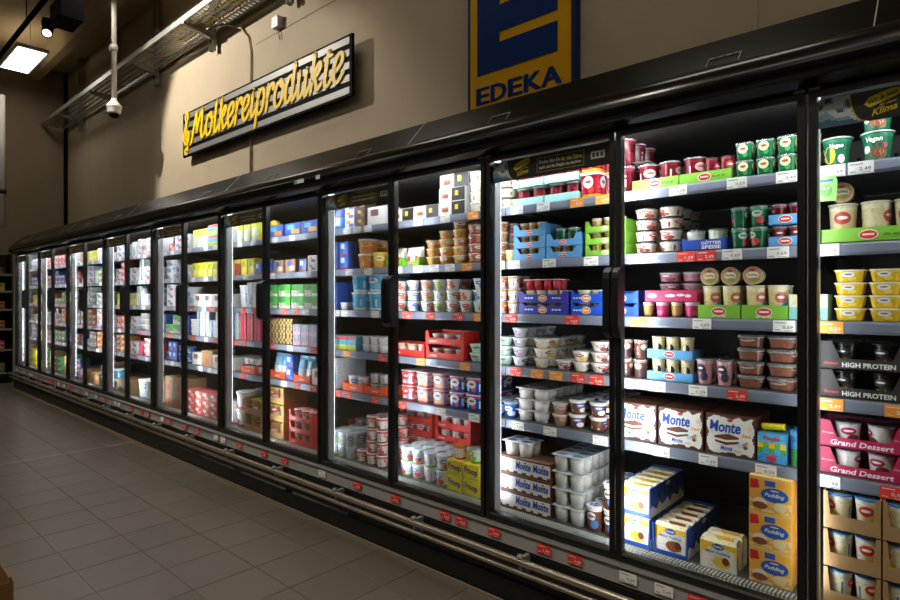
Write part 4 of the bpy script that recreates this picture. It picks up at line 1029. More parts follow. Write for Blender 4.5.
cup('choc_tub', 'dessert_tub', 'brown chocolate pudding tub', 'tub', 0.042, 0.047, side('#8a5c4a', '#c8b4a8', None, '#6e4436', '#a47a68', '#a8584c'), '#dcd4ce', 0.82, 3.5, n=40, clear_lid=True, lid_h=0.008)
cup('cream_tub', 'dessert_tub', 'brown-lid cream tub', 'tub', 0.045, 0.05, side('#e4d8bc', None, '#d0bc94', None, '#efe8d4', '#8a6a54'), '#6c5448', 0.9, lid_h=0.008)
cup('red_square_tub', 'dessert_tub', 'red square fruit tub', 'tub', 0.0455, 0.105, side('#a8182c', '#e8e4e4', '#e84038', '#e0a830', '#8c1024', '#d04050', 4, 1.5), '#e8e8e8', 0.9, 5.0, n=40, lid_h=0.01)
cup('tan_cup', 'pudding_cup', 'tan rice pudding cup', 'cup', 0.041, 0.047, side('#d8a878', '#b04838', '#c08850', None, '#e8d4b4'), '#efe6d4', 0.82)
cup('cream_small', 'pudding_cup', 'small plain cream cup', 'cup', 0.029, 0.05, side('#e0cc98', None, '#d4bc80', None, '#ece0bc'), '#efe8d4', 0.86)
cup('orange_white_cup', 'yogurt_cup', 'orange-band white cup', 'cup', 0.0315, 0.058, side(W_, '#e8843a', '#e05a34', '#dfe6ee', '#e8a058', '#c83c30'), '#f2efe8', 0.84)
cup('mint_bowl', 'yogurt_bowl', 'pale mint green bowl', 'bowl', 0.0365, 0.044, side('#d4e8dc', '#8cc0a4', '#a8d4bc', None, '#e8f0ea', '#7aa890'), '#dfece4', 0.68)
cup('blue_bowl', 'yogurt_bowl', 'blue-print white bowl', 'bowl', 0.0365, 0.044, side('#e8e8ea', '#5878b8', '#c890a8', None, '#f0f0f0', '#9ab0d0'), '#eef0f2', 0.66)
cup('yellow_bowl', 'yogurt_bowl', 'yellow-print white bowl', 'bowl', 0.0365, 0.044, side('#ece8e0', '#a84838', '#e8b030', '#f0c850', '#f4f0e8', '#d8c8b0'), '#f2eee4', 0.64)
cup('berry_bowl', 'yogurt_bowl', 'berry-print white bowl', 'bowl', 0.0365, 0.044, side('#e8e0da', '#b86050', '#8a3048', '#c8a890', '#f0ebe4', '#9a7868'), '#efe8e0', 0.64)
cup('pink_bowl', 'yogurt_bowl', 'pink and white bowl', 'bowl', 0.0365, 0.05, side('#e8c8c4', '#d87878', '#c85858', None, '#f0e4e0', '#d8a8a0'), '#f0e6e0', 0.7)
cup('blue_tub', 'yogurt_tub', 'royal blue yogurt tub', 'tub', 0.0365, 0.07, side('#2460b8', '#e8ecf0', '#c8d8e8', '#1c4c98', '#3878c8'), '#c8d8ec', 0.84)
cup('brown_bowl', 'pudding_bowl', 'light brown pudding bowl', 'bowl', 0.0365, 0.05, side('#a87c68', '#c8a898', '#8c604c', None, '#d0b8a8'), '#e0d4c8', 0.7)
cup('choc_swirl_cup', 'pudding_cup', 'chocolate swirl cup', 'cup', 0.0365, 0.062, side('#6c4030', '#3a5ca8', '#e8e0d8', '#5a3224', '#efe8e0', '#e8e0d8'), '#f0ece6', 0.74, lid2='#3a5ca8')
cup('choc_swirl_tall', 'pudding_cup', 'tall brown swirl cup', 'cup', 0.0335, 0.105, side('#6c3c2a', '#f0ece6', '#4a78b8', '#5c3020', '#e8dcd0', '#e88838'), '#efeae4', 0.84, lid2='#3058b0', text=('Monte', 0.035, 0.014, 0.62, '#2448a8'))
cup('white_lid_tub', 'dessert_tub', 'white-lid cream tub', 'tub', 0.045, 0.05, side('#e8dfc4', None, '#d8c8a0', None, '#f0ead8', '#8c7a60'), '#f0f0ee', 0.88, lid_h=0.01)
cup('gold_cup', 'yogurt_cup', 'golden yellow yogurt cup', 'cup', 0.0415, 0.043, side('#e0a850', '#f0f0f2', '#c87838', None, '#ecc880', '#5878b0'), '#f4ead0', 0.8)
cup('redbrown_cup', 'yogurt_cup', 'red and tan dessert cup', 'cup', 0.0415, 0.047, side('#c8785c', '#f0ece6', '#c83c34', '#8a4a38', '#dca488', '#e8d8cc'), '#eadcd0', 0.84)
for key, c1, c2, nm in (('white_cup_red', '#d83a38', '#e88a48', 'red'), ('white_cup_blue', '#3a68b8', '#6a9ad0', 'blue'), ('white_cup_green', '#7ab048', '#b8c848', 'green')):
    cup(key, 'yogurt_cup', 'white %s-print yogurt cup' % nm, 'cup', 0.0385, 0.056, side('#ecebe8', c1, c2, '#d4dce4', '#f4f3f0', '#54648c'), '#f4f2ee', 0.72, lid2=c1)
cup('red_square_cup', 'yogurt_tub', 'red and white square tub', 'tub', 0.0465, 0.083, side('#e8dedc', '#d82c34', '#5a98c8', '#c8242c', '#d8343a', '#d82c34', 4, 1.7), '#efeae8', 0.9, 5.0, n=40)
cup('pink_square_cup', 'yogurt_tub', 'pale pink square tub', 'tub', 0.0465, 0.083, side('#e4b8c0', '#eef0f4', '#e8c040', '#c84858', '#d85860', '#b8a0b8', 4, 1.7), '#efe6e6', 0.9, 5.0, n=40)
cup('blue_square_cup', 'yogurt_tub', 'royal blue square tub', 'tub', 0.0465, 0.083, side('#1c58b8', '#e8ecf2', '#e05840', '#174a9c', '#dc4a4a', '#dfe6f0', 4, 1.7), '#e4eaf2', 0.9, 5.0, n=40)
cup('red_swirl_cup', 'yogurt_cup', 'red-print white cup', 'cup', 0.035, 0.07, side('#e6dcd4', '#c8302c', '#b84838', '#8c5a40', '#d84038', '#a87858'), '#ece4de', 0.82, lid2='#c83430')
cup('strawberry_cup', 'yogurt_cup', 'white strawberry yogurt cup', 'cup', 0.037, 0.078, side('#e8ecf0', '#6a9cc8', '#c83848', '#7ab04c', '#f2f4f6', '#88b8d8'), '#eaf0f6', 0.8, lid2='#9cc4e0')
cup('orange_fruit_cup', 'yogurt_cup', 'orange fruit yogurt cup', 'cup', 0.034, 0.07, side('#f0e4d4', '#e8742c', '#ee8a30', '#e05a28', '#f08a3c'), '#f0843a', 0.8)
cup('white_small_cup', 'cream_cup', 'small plain white cup', 'cup', 0.03, 0.045, side('#ecebe8', None, '#d8d0cc', None, '#f4f4f2', '#c8bcb8'), '#f4f2f0', 0.78)
cup('round_lid_cup', 'yogurt_cup', 'colourful-lid white cup', 'cup', 0.036, 0.085, side('#eceae6', '#5878b8', '#e0a038', None, '#f4f2ee'), '#eef0f2', 0.8, lid2='#e08a3a')
cup('grey_cup', 'yogurt_cup', 'grey foil yogurt cup', 'cup', 0.033, 0.055, side('#a8a4a0', None, '#8c8884', None, '#c0bcb8', '#706c68'), '#b8b4b0', 0.78)
cup('silver_cup', 'yogurt_cup', 'silver foil yogurt cup', 'cup', 0.0335, 0.075, side('#c8ccd4', '#4a74b0', '#88b850', '#b0b8c8', '#dfe2e6', '#c84a48'), '#d4d6d8', 0.84, lid2='#a8b4c4')
cup('lime_lid_cup', 'cheese_cup', 'lime-lid tan cup', 'cup', 0.05, 0.095, side('#a87c54', '#c8302c', '#e0d4bc', '#8c6440', '#b88c60', '#d8b44c'), '#b8c83c', 0.86, lid2='#d8dc60')
cup('orange_bucket', 'yogurt_bucket', 'orange snack bucket', 'bucket', 0.06, 0.088, side('#dc8a3c', '#f0b060', '#c86830', None, '#e8a860', '#f2dcb8'), '#f0eeea', 0.86, lid_h=0.01)
cup('yellow_bucket', 'yogurt_bucket', 'yellow mango bucket', 'bucket', 0.05, 0.09, side('#e8b838', '#f4e0a0', '#e09428', None, '#f0cc5c'), '#f2e050', 0.88, lid_h=0.01)
cup('blue_bucket', 'yogurt_bucket', 'pale blue yogurt bucket', 'bucket', 0.067, 0.108, side('#48a4cc', '#dcecf2', '#6cbcd8', '#e4ecf0', '#68b8d8', '#c8e0ea'), '#e8f0f4', 0.88, lid_h=0.012)
cup('white_bucket', 'yogurt_bucket', 'large white yogurt bucket', 'bucket', 0.075, 0.17, side('#e8eaec', '#5a9cc8', '#a8cce0', None, '#f2f4f4', '#7cb0d0'), '#f4f4f4', 0.86, lid_h=0.014)
cup('red_white_bucket', 'yogurt_bucket', 'red and white bucket', 'bucket', 0.07, 0.13, side('#e8e0dc', '#b8303a', '#a82834', '#c03c40', '#f0eae6', '#b8303a'), '#f4f2f0', 0.86, lid_h=0.012)
b = MB(); b.lathe([(0.034, 0.0), (0.035, 0.003), (0.035, 0.13), (0.018, 0.165), (0.015, 0.17)], 20, side('#e8ecee', '#3a78b8', '#b8d04a', '#4a88c0', None, None)); c2 = MB(); c2.lathe([(0.018, 0.17), (0.018, 0.19)], 16, '#3a78b8')
kind('white_bottle', 'milk_bottle', 'white milk drink bottle', 'bottle', 0.072, 0.072, 0.19, [('milk_bottle', b.mesh('milk_bottle', M_GLOSS)), ('bottle_cap', c2.mesh('bottle_cap', M_GLOSS))])

# cup lying on its side, printed lid towards the aisle
b = MB(); rr = 0.0315
ring = []
for j, (r_, y_) in enumerate(((rr, -0.03), (rr * 1.04, -0.028), (rr * 0.98, -0.024), (rr * 0.85, 0.032))):
    ring.append([(r_ * math.cos(2 * PI * i / 24), y_, r_ * math.sin(2 * PI * i / 24) + rr * 1.05) for i in range(24)])
b.poly(ring[0], '#d8b890')
for j in range(3):
    for i in range(24):
        b.poly([ring[j][i], ring[j][(i + 1) % 24], ring[j + 1][(i + 1) % 24], ring[j + 1][i]], '#e4d6b0', True)
b.poly(ring[3][::-1], '#e4d6b0')
lp = lay([('d', 0, rr * 1.05, rr * 0.9, rr * 0.9, '#c89868'), ('d', 0, rr * 1.1, rr * 0.66, rr * 0.42, '#efe4c8'), ('d', 0.004, rr * 0.6, rr * 0.5, rr * 0.22, '#8a9c50'), ('t', 'Pudding', 0, rr * 1.1, rr * 1.0, rr * 0.3, '#5a3a34', 0.2), ('d', 0, rr * 1.62, rr * 0.3, rr * 0.14, '#c83c34')], -0.03)
kind('cream_cup_lying', 'pudding_cup', 'pudding cup lying lid-forward', 'cup', 0.066, 0.066, 0.066, [('pudding_cup', b.mesh('pudding_cup', M_GLOSS)), ('lid_print', lp.mesh('lid_print', M_PRINT))])

def fourpack(key, desc, w, d, h, cupc, lidc, lid2, txt=None):
    b = MB()
    for sx in (-1, 1):
        for sy in (-1, 1):
            b.lathe([(w * 0.19, 0.0), (w * 0.215, h * 0.5), (w * 0.235, h - 0.003)], 18, cupc, cx=sx * w * 0.25, cy=sy * d * 0.25, yscale=d / w)
    l = MB(); l.box(-w / 2 + 0.001, w / 2 - 0.001, -d / 2 + 0.001, d / 2 - 0.001, h - 0.003, h, lidc)
    for sx in (-1, 1):
        for sy in (-1, 1):
            l.poly([(sx * w * 0.25 + w * 0.17 * math.cos(2 * PI * i / 12), sy * d * 0.25 + d * 0.15 * math.sin(2 * PI * i / 12), h + 0.0005) for i in range(12)], lid2)
    kind(key, 'pudding_multipack', desc, 'pack', w, d, h, [('pudding_multipack', b.mesh('pudding_multipack', M_GLOSS)), ('foil_lid', l.mesh('foil_lid', M_FOIL))])
fourpack('white_fourpack', 'white foil four-cup pack', 0.17, 0.12, 0.05, side('#d8d6d2', None, '#c0bcb8', None, '#eceae6', '#5c3c30'), '#c8c4c0', '#7a4a38')
fourpack('grey_fourpack', 'grey-white four-cup pack', 0.15, 0.12, 0.072, side('#c4c4bc', None, '#b4b4aa', None, '#dcdcd6', '#d4d4cc'), '#d4dade', '#5a84c0')
fourpack('choc_fourpack', 'brown and white four-cup pack', 0.155, 0.12, 0.066, side('#e8e0d8', '#3058b0', '#6a3c2a', '#6a3c2a', None, '#7a4a36'), '#efeae4', '#3058b0')
fourpack('redcream_pack', 'red and cream four-cup pack', 0.092, 0.092, 0.05, side('#c03048', None, '#e8d8a8', '#a82038', '#e4c8b0', '#e8d8a8'), '#efe2d4', '#d87868')

# --- cartons
def monte_front(u, v):
    e = 0.06 + 0.035 * math.sin(u * 17 + 1.3 * math.sin(u * 9)) ; f = 0.035 + 0.022 * math.sin(v * 15 + u)
    if v < e * 0.9 or v > 1 - e or u < f or u > 1 - f: return '#5a3424'
    return '#efece4'
my = -0.05
monte_print = lay([('t', 'Monte', -0.016, 0.102, 0.104, 0.042, '#0f4cb0', 0.1, 0.0), ('t', 'Monte', -0.0152, 0.1025, 0.105, 0.042, '#0f4cb0', 0.1, 0.0), ('d', 0.0, 0.127, 0.01, 0.006, '#d83a34'), ('t', 'Snack', 0.056, 0.079, 0.032, 0.013, '#e8a028', 0.1),
                   ('p', [(-0.052, 0.062), (-0.004, 0.072), (0.03, 0.064), (0.032, 0.056), (-0.012, 0.048), (-0.052, 0.054)], '#f3eee4'), ('p', [(-0.052, 0.06), (-0.052, 0.068), (-0.004, 0.079), (0.03, 0.07), (0.03, 0.063), (-0.012, 0.056)], '#6a3a26'), ('p', [(-0.05, 0.046), (-0.05, 0.053), (-0.012, 0.047), (0.03, 0.056), (0.03, 0.049), (-0.012, 0.038)], '#6a3a26'),
                   ('d', 0.034, 0.044, 0.009, 0.008, '#b8d4ec'), ('d', 0.05, 0.046, 0.008, 0.007, '#c08850'), ('d', 0.052, 0.037, 0.007, 0.006, '#7a5030'), ('d', 0.056, 0.055, 0.006, 0.003, '#78a848'),
                   ('t', 'Monte', -0.01, 0.027, 0.04, 0.017, '#0f4cb0', 0.1), ('t', 'Snack', 0.028, 0.022, 0.02, 0.008, '#e8a028', 0.1), ('d', -0.062, 0.084, 0.009, 0.006, '#f2d8c0'), ('d', 0.066, 0.108, 0.008, 0.008, '#f3d0b8')], my + 0.001)
box('monte_box', 'snack_carton', 'white and brown snack carton', 'box', 0.168, 0.10, 0.146, '#5a3424', monte_front, '#6a4230', '#5a3424', 48, 40, mat=M_PRINT, parts=[('carton_print', monte_print.mesh('carton_print', M_PRINT))])
def pudd(kc, fruit):
    def f(u, v):
        if v > 0.82: return '#f0c430' if abs(u - 0.5) > 0.12 else '#e8e2d0'
        if u < 0.1 or u > 0.9: return '#f0d060' if v > 0.5 else '#dcd8d0'
        if v > 0.6 and (u < 0.24): return '#f0b820'
        return '#ece8dc'
    return f
for key, fr, nm in (('pudding_pack_yellow', '#e8c23a', 'vanilla'), ('pudding_pack_choc', '#8a4a2c', 'chocolate')):
    pr = lay([('d', 0.0, 0.082, 0.02, 0.011, '#1c4fa0'), ('t', 'Puddis', 0.0, 0.082, 0.03, 0.009, '#f0f0f0', 0.1), ('t', 'Milch Pudding', 0.0, 0.06, 0.08, 0.013, '#4a84c0', 0.15), ('d', 0.012, 0.03, 0.03, 0.02, fr), ('d', 0.026, 0.036, 0.012, 0.014, '#6c3420' if nm == 'vanilla' else '#5a2c1c')], -0.029)
    b = MB()
    w, d, hh = 0.123, 0.06, 0.108
    b.grid((-w / 2, -d / 2 + 0.001, 0), (w, 0, 0), (0, 0, hh * 0.88), 14, 10, pudd(None, fr))
    b.poly([(-w / 2, -d / 2 + 0.001, hh * 0.88), (w / 2, -d / 2 + 0.001, hh * 0.88), (w / 2 - 0.004, -d * 0.3, hh), (-w / 2 + 0.004, -d * 0.3, hh)], '#efe2b0')
    b.poly([(-w / 2 + 0.004, -d * 0.3, hh), (w / 2 - 0.004, -d * 0.3, hh), (w / 2 - 0.004, d * 0.3, hh), (-w / 2 + 0.004, d * 0.3, hh)], '#e8e4d8')
    b.poly([(-0.01, -d * 0.28, hh + 0.0005), (w / 2 - 0.01, -d * 0.28, hh + 0.0005), (w / 2 - 0.02, d * 0.2, hh + 0.0005), (-0.02, d * 0.2, hh + 0.0005)], '#f0c030' if nm == 'vanilla' else '#8a4a2c')
    b.poly([(-w / 2 + 0.004, d * 0.3, hh), (w / 2 - 0.004, d * 0.3, hh), (w / 2, d / 2 - 0.001, hh * 0.88), (-w / 2, d / 2 - 0.001, hh * 0.88)], '#efe2b0')
    b.poly([(w / 2, d / 2 - 0.001, 0), (-w / 2, d / 2 - 0.001, 0), (-w / 2, d / 2 - 0.001, hh * 0.88), (w / 2, d / 2 - 0.001, hh * 0.88)], '#ece8dc')
    b.poly([(-w / 2, -d / 2 + 0.001, 0), (-w / 2, d / 2 - 0.001, 0), (w / 2, d / 2 - 0.001, 0), (w / 2, -d / 2 + 0.001, 0)], '#ece8dc')
    cp = MB()   # the cups that show at the open sleeve ends
    for sy in (0,):
        for sx in (-1, 1):
            cp.lathe([(0.022, 0.002), (0.028, hh * 0.8)], 16, '#c8c2b0', cx=sx * (w / 2 - 0.0295), cy=0, yscale=0.95)
    kind(key, 'pudding_pack', '%s pudding twin pack' % nm, 'pack', 0.124, 0.06, hh, [('pudding_pack', b.mesh('pudding_pack', M_CARTON)), ('pudding_cups', cp.mesh('pudding_cups', M_GLOSS)), ('sleeve_print', pr.mesh('sleeve_print', M_PRINT))], pitch=0.118)
def orange_front(u, v):
    if v > 0.9: return '#e8b860'
    if 0.38 < u < 0.62 and v > 0.78: return '#2c5cb0'
    return '#f0b040' if v > 0.35 else ('#f4d088' if (u * 5 + v * 7) % 2 < 1 else '#eeb24c')
pr = lay([('d', 0.014, 0.062, 0.042, 0.024, '#1f58b4'), ('t', 'Pudding', 0.014, 0.06, 0.058, 0.017, '#f0ead8', 0.25), ('d', 0.014, 0.077, 0.014, 0.002, '#f0ead8'), ('p', [(-0.06, 0.075), (-0.032, 0.08), (-0.036, 0.108), (-0.06, 0.108)], '#d8262c'), ('d', -0.03, 0.03, 0.022, 0.018, '#f2e8cc'), ('d', -0.03, 0.022, 0.024, 0.012, '#8a4a30'), ('d', 0.03, 0.026, 0.02, 0.016, '#f2dca0')], -0.0365)
box('orange_pack', 'pudding_pack', 'orange cream pudding pack', 'pack', 0.13, 0.075, 0.12, '#eeb04a', orange_front, '#e4b868', '#e8a848', 16, 12, mat=M_PRINT, parts=[('sleeve_print', pr.mesh('sleeve_print', M_PRINT))])
def sleeve_front(u, v):
    if v < 0.14 + 0.05 * math.sin(u * 40) or v > 0.93: return '#5c3626'
    return '#e8e6e2'
pr = lay([('t', 'Monte', 0.0, 0.046, 0.08, 0.036, '#2450b0', 0.1), ('t', 'Monte', 0.094, 0.046, 0.08, 0.036, '#2450b0', 0.1), ('t', 'Monte', 0.001, 0.0465, 0.08, 0.036, '#2450b0', 0.1), ('t', 'Monte', 0.095, 0.0465, 0.08, 0.036, '#2450b0', 0.1), ('d', 0.012, 0.062, 0.007, 0.004, '#d83a34'), ('d', 0.106, 0.062, 0.007, 0.004, '#d83a34')], -0.0545)
box('choc_sleeve', 'pudding_carton', 'wide white sleeve carton', 'box', 0.285, 0.11, 0.079, '#5c3626', sleeve_front, '#7a5848', '#5c3626', 36, 10, mat=M_PRINT, parts=[('carton_print', pr.mesh('carton_print', M_PRINT))])
pr = lay([('t', 'Froop', 0.0, 0.04, 0.082, 0.04, '#1c2c78', 0.1, -0.08), ('t', 'Froop', 0.0012, 0.0405, 0.082, 0.04, '#1c2c78', 0.1, -0.08)], -0.0495)
box('froop_box', 'yogurt_carton', 'bright yellow yogurt carton', 'box', 0.1, 0.1, 0.077, '#f2d81c', lambda u, v: '#d0d838' if v < 0.12 else '#f4dc1e', '#ecd43a', '#eccc20', 8, 8, parts=[('carton_print', pr.mesh('carton_print', M_PRINT))])
box('magenta_sleeve', 'dessert_sleeve', 'magenta dessert sleeve', 'sleeve', 0.2, 0.08, 0.045, '#b8245c', None, '#a01c4c', parts=[('sleeve_print', lay([('d', 0.0, 0.024, 0.02, 0.006, '#f0d4dc'), ('d', 0.04, 0.026, 0.016, 0.005, '#f0d4dc'), ('d', 0.068, 0.023, 0.012, 0.006, '#f0d4dc'), ('d', -0.07, 0.024, 0.018, 0.01, '#e8c4cc')], -0.039).mesh('sleeve_print', M_PRINT))])
box('mint_box', 'dessert_box', 'pale mint dessert box', 'box', 0.055, 0.09, 0.085, '#b8e0d6', lambda u, v: '#8cccc0' if v < 0.45 else ('#e8d8a8' if 0.2 < u < 0.8 else '#cfe8e2'), '#d8ece6')
def kids(u, v):
    if v < 0.3: return '#4a9ad8'
    c = ('#6cb848', '#4aa8d8', '#f0f0e8', '#e8c040', '#58a838', '#e05a4a')
    return c[(int(u * 5) * 3 + int(v * 6) * 5) % 6] if v < 0.75 else '#58b0dc'
box('kids_box', 'dessert_box', 'colourful kids dessert box', 'box', 0.09, 0.1, 0.1, '#4a9ad8', kids, '#58a8dc', '#4a90cc', 10, 10, parts=[('box_print', lay([('t', 'Paula', 0.0, 0.084, 0.05, 0.015, '#d8362e', 0.1), ('d', 0, 0.016, 0.016, 0.009, '#d8322a')], -0.049).mesh('box_print', M_PRINT))])
b = MB(); b.tube([(-0.036, 0, 0.012), (-0.03, 0, 0.014), (0.0, 0, 0.017), (0.03, 0, 0.019), (0.036, 0, 0.019)], 0.0125, 12, '#f0dc20')
kind('yellow_fruit', 'yellow_tube', 'bright yellow squeeze tube', 'tube', 0.075, 0.026, 0.03, [('yellow_tube', b.mesh('yellow_tube', M_GLOSS))])
def pouch(key, desc, w, d, h, fn, name='pouch', cat='pouch'):
    b = MB(); n = 10
    rows = [(0.0, d * 0.5), (h * 0.15, d * 0.5), (h * 0.5, d * 0.46), (h * 0.82, d * 0.25), (h * 0.93, 0.004), (h, 0.003)]
    for sgn in (-1, 1):
        for (za, ya), (zb, yb) in zip(rows, rows[1:]):
            for i in range(n):
                u0, u1 = i / n, (i + 1) / n
                f = lambda u, yy: sgn * max(0.0015, yy * (1 - (2 * u - 1) ** 4) )
                q = [(-w / 2 + w * u0, f(u0, ya), za), (-w / 2 + w * u1, f(u1, ya), za), (-w / 2 + w * u1, f(u1, yb), zb), (-w / 2 + w * u0, f(u0, yb), zb)]
                b.poly(q if sgn < 0 else q[::-1], fn((u0 + u1) / 2, (za + zb) / 2 / h), True)
    kind(key, name, desc, cat, w, d, h, [(name, b.mesh(name, M_GLOSS))])
pouch('green_pouch', 'green and blue snack pouch', 0.055, 0.05, 0.12, lambda u, v: '#3f8a4a' if v < 0.5 else '#3f8ab8', 'snack_pouch')
pouch('white_pouch', 'white cheese pouch', 0.06, 0.06, 0.1, lambda u, v: '#c84a40' if 0.3 < u < 0.7 and 0.3 < v < 0.55 else ('#9ab06a' if v < 0.2 else '#e4dfcf'), 'cheese_pouch')
pouch('blue_bag', 'blue snack bag', 0.1, 0.07, 0.15, lambda u, v: '#e8ecf0' if 0.25 < v < 0.45 and 0.2 < u < 0.8 else ('#3a8ad0' if v < 0.6 else '#24489c'), 'snack_bag', 'bag')
pouch('pale_blue_bag', 'pale blue cheese bag', 0.088, 0.07, 0.17, lambda u, v: '#d84a3a' if 0.35 < v < 0.5 and 0.3 < u < 0.7 else ('#88bcd8' if v > 0.55 else '#dfe8ea'), 'cheese_bag', 'bag')

def stripes(*cs):
    return lambda u, v: cs[min(len(cs) - 1, int((1 - v) * len(cs)))]
def patch(base, c1, c2=None, c3=None):
    def f(u, v):
        if c1 and 0.15 < u < 0.6 and 0.5 < v < 0.85: return c1
        if c2 and 0.45 < u < 0.92 and 0.1 < v < 0.5: return c2
        if c3 and v < 0.14: return c3
        return base
    return f
def cake(u, v):
    if 0.5 < u: return '#26221e' if not (0.62 < u < 0.78 and 0.35 < v < 0.75) else '#e8c030'
    if 0.12 < u < 0.4 and 0.2 < v < 0.65: return '#9c4434' if v < 0.5 else '#c88a58'
    return '#e8e6e0'
box('cake_box', 'dessert_carton', 'white and black dessert carton', 'box', 0.18, 0.1, 0.07, '#d8d6d0', cake, '#e4e2de', '#e0dedA', 16, 8)
box('cake_box_white', 'dessert_carton', 'large white dessert carton', 'box', 0.2, 0.1, 0.085, '#dcdad6', cake, '#e4e2de', '#d8d6d2', 16, 8)
box('snack_box', 'cheese_snack_box', 'white and orange snack box', 'box', 0.088, 0.09, 0.052, '#e6e4e0', patch('#e4e2e4', '#e08a40', '#4a70b8', None), '#eae8e4')
box('dark_snack_box', 'cheese_snack_box', 'dark brown snack box', 'box', 0.08, 0.09, 0.052, '#4a3c34', patch('#3c3430', '#d8b030', '#9c5a3c', None), '#5a4c42')
box('white_carton_box', 'dessert_carton', 'plain white carton', 'box', 0.165, 0.11, 0.105, '#dddbd6', patch('#e6e4df', '#8a4a3c', None, None), '#e4e2de')
box('blue_pack', 'cheese_pack', 'blue cheese pack', 'pack', 0.088, 0.08, 0.085, '#3458a8', patch('#3a64b4', '#dfe6ee', '#5a84c8', '#a83a58'), '#4a70b8', mat=M_GLOSS)
box('brown_pack', 'cheese_pack', 'brown and blue cheese pack', 'pack', 0.12, 0.08, 0.09, '#8a6a58', patch('#a88468', '#3a5ca8', '#e0d0b8', None), '#98786a', mat=M_GLOSS)
box('drink_pack', 'drink_pack', 'blue and yellow drink pack', 'pack', 0.082, 0.07, 0.085, '#58b0d0', stripes('#e0524a', '#6cc0dc', '#58b4d8', '#d0d848', '#c8c838'), '#88c8dc')
box('white_milk_carton', 'milk_carton', 'tall white milk carton', 'carton', 0.075, 0.075, 0.19, '#e2e4e6', patch('#e8eaec', '#c8ccd2', '#9cb4cc', None), '#eceef0')
box('blue_cheese_box', 'cheese_box', 'deep blue cheese box', 'box', 0.19, 0.09, 0.085, '#2c4a9c', patch('#3454a8', '#58b0e0', '#e8a040', None), '#4060b0')
box('green_yogurt_pack', 'yogurt_pack', 'green and white yogurt pack', 'pack', 0.148, 0.08, 0.082, '#4aa04a', lambda u, v: ('#3f9a48' if v > 0.52 else ('#d8d4cc' if (int(u * 12) + int(v * 10)) % 3 else '#8a5a50')) if u < 0.62 else ('#5cb848' if v > 0.3 else '#e4e8dc'), '#6cb868')
box('gold_small_pack', 'dessert_pack', 'small gold and brown pack', 'pack', 0.085, 0.07, 0.058, '#6a5038', lambda u, v: '#d8bc78' if (int(u * 4) + int(v * 3)) % 2 else '#4a3628', '#8a6c4c', nu=8, nv=6)
box('pink_blue_pack', 'yogurt_pack', 'pale blue and pink pack', 'pack', 0.086, 0.07, 0.07, '#7cc0dc', lambda u, v: '#e06a70' if (int(u * 6) % 3 == 1 and v > 0.4) else ('#88c8e0' if v > 0.35 else '#e0a8c0'), '#a8d4e4', nu=12, nv=6)
box('yellow_carton', 'juice_carton', 'yellow and white carton', 'carton', 0.085, 0.07, 0.15, '#e0d858', lambda u, v: '#d8e048' if v > 0.6 else ('#e8e6dc' if u < 0.55 else '#b8d0a0'), '#e8e060')
box('yellow_pack', 'cheese_pack', 'bright yellow cheese pack', 'pack', 0.085, 0.08, 0.12, '#e8d030', patch('#e6d22e', '#7ab038', '#f0e890', None), '#f0e050')
box('red_pack', 'cheese_pack', 'red and yellow cheese pack', 'pack', 0.085, 0.08, 0.12, '#c83a34', lambda u, v: '#e0d040' if v > 0.7 else ('#c8323a' if 0.2 < u < 0.8 else '#7a2a30'), '#e0d040')
box('blue_white_pack', 'yogurt_pack', 'blue and white yogurt pack', 'pack', 0.11, 0.08, 0.068, '#e0e6ea', lambda u, v: '#3f8ac8' if 0.3 < u < 0.62 and v > 0.35 else ('#6a5844' if 0.36 < u < 0.6 else '#e4eaee'), '#e8ecf0')
box('pink_pack', 'yogurt_pack', 'pink and red yogurt pack', 'pack', 0.082, 0.08, 0.068, '#d0345c', lambda u, v: '#e0483c' if u < 0.4 else ('#c8245c' if u < 0.75 else '#e88aa0'), '#d85878')
b = MB()
ring = [[(0.075 * s * math.cos(2 * PI * i / 24), y_, 0.075 + 0.075 * s * math.sin(2 * PI * i / 24)) for i in range(24)] for s, y_ in ((1, -0.012), (1, 0.012))]
b.poly(ring[0], '#e8d028'); b.poly(ring[1][::-1], '#e8d028')
for i in range(24): b.poly([ring[0][i], ring[1][i], ring[1][(i + 1) % 24], ring[0][(i + 1) % 24]], '#d8bc20', True)
kind('yellow_disc_pack', 'cheese_wheel_pack', 'round yellow cheese pack', 'pack', 0.15, 0.026, 0.15, [('cheese_wheel_pack', b.mesh('cheese_wheel_pack', M_GLOSS)), ('pack_print', lay([('d', 0, 0.075, 0.05, 0.05, '#f0e878'), ('d', 0.012, 0.062, 0.024, 0.02, '#d88a58'), ('d', -0.014, 0.09, 0.02, 0.014, '#58a048')], -0.012).mesh('pack_print', M_PRINT))])
box('brown_outer_carton', 'shipping_carton', 'brown cardboard shipping carton', 'box', 0.2, 0.2, 0.13, '#a8845c', lambda u, v: '#b84a38' if 0.3 < u < 0.6 and 0.1 < v < 0.5 else '#a8845c', '#b8946a')
box('green_salad_box', 'food_box', 'green ready meal box', 'box', 0.14, 0.1, 0.07, '#4a8a4a', patch('#5c9c50', '#e8e4d8', '#a83c38', None), '#68a860')
box('orange_food_box', 'food_box', 'orange ready meal box', 'box', 0.14, 0.1, 0.06, '#c87a40', patch('#cc8448', '#e8e0d0', '#8a4030', None), '#d89a60')
box('blue_food_box', 'food_box', 'dark blue ready meal box', 'box', 0.14, 0.1, 0.06, '#2c4480', patch('#34508c', '#e0e4ec', '#c83c38', None), '#4a64a0')
box('white_food_box', 'food_box', 'white and blue food box', 'box', 0.14, 0.1, 0.065, '#dde2e6', patch('#e2e6ea', '#4a88c0', '#c04848', None), '#eceff1')
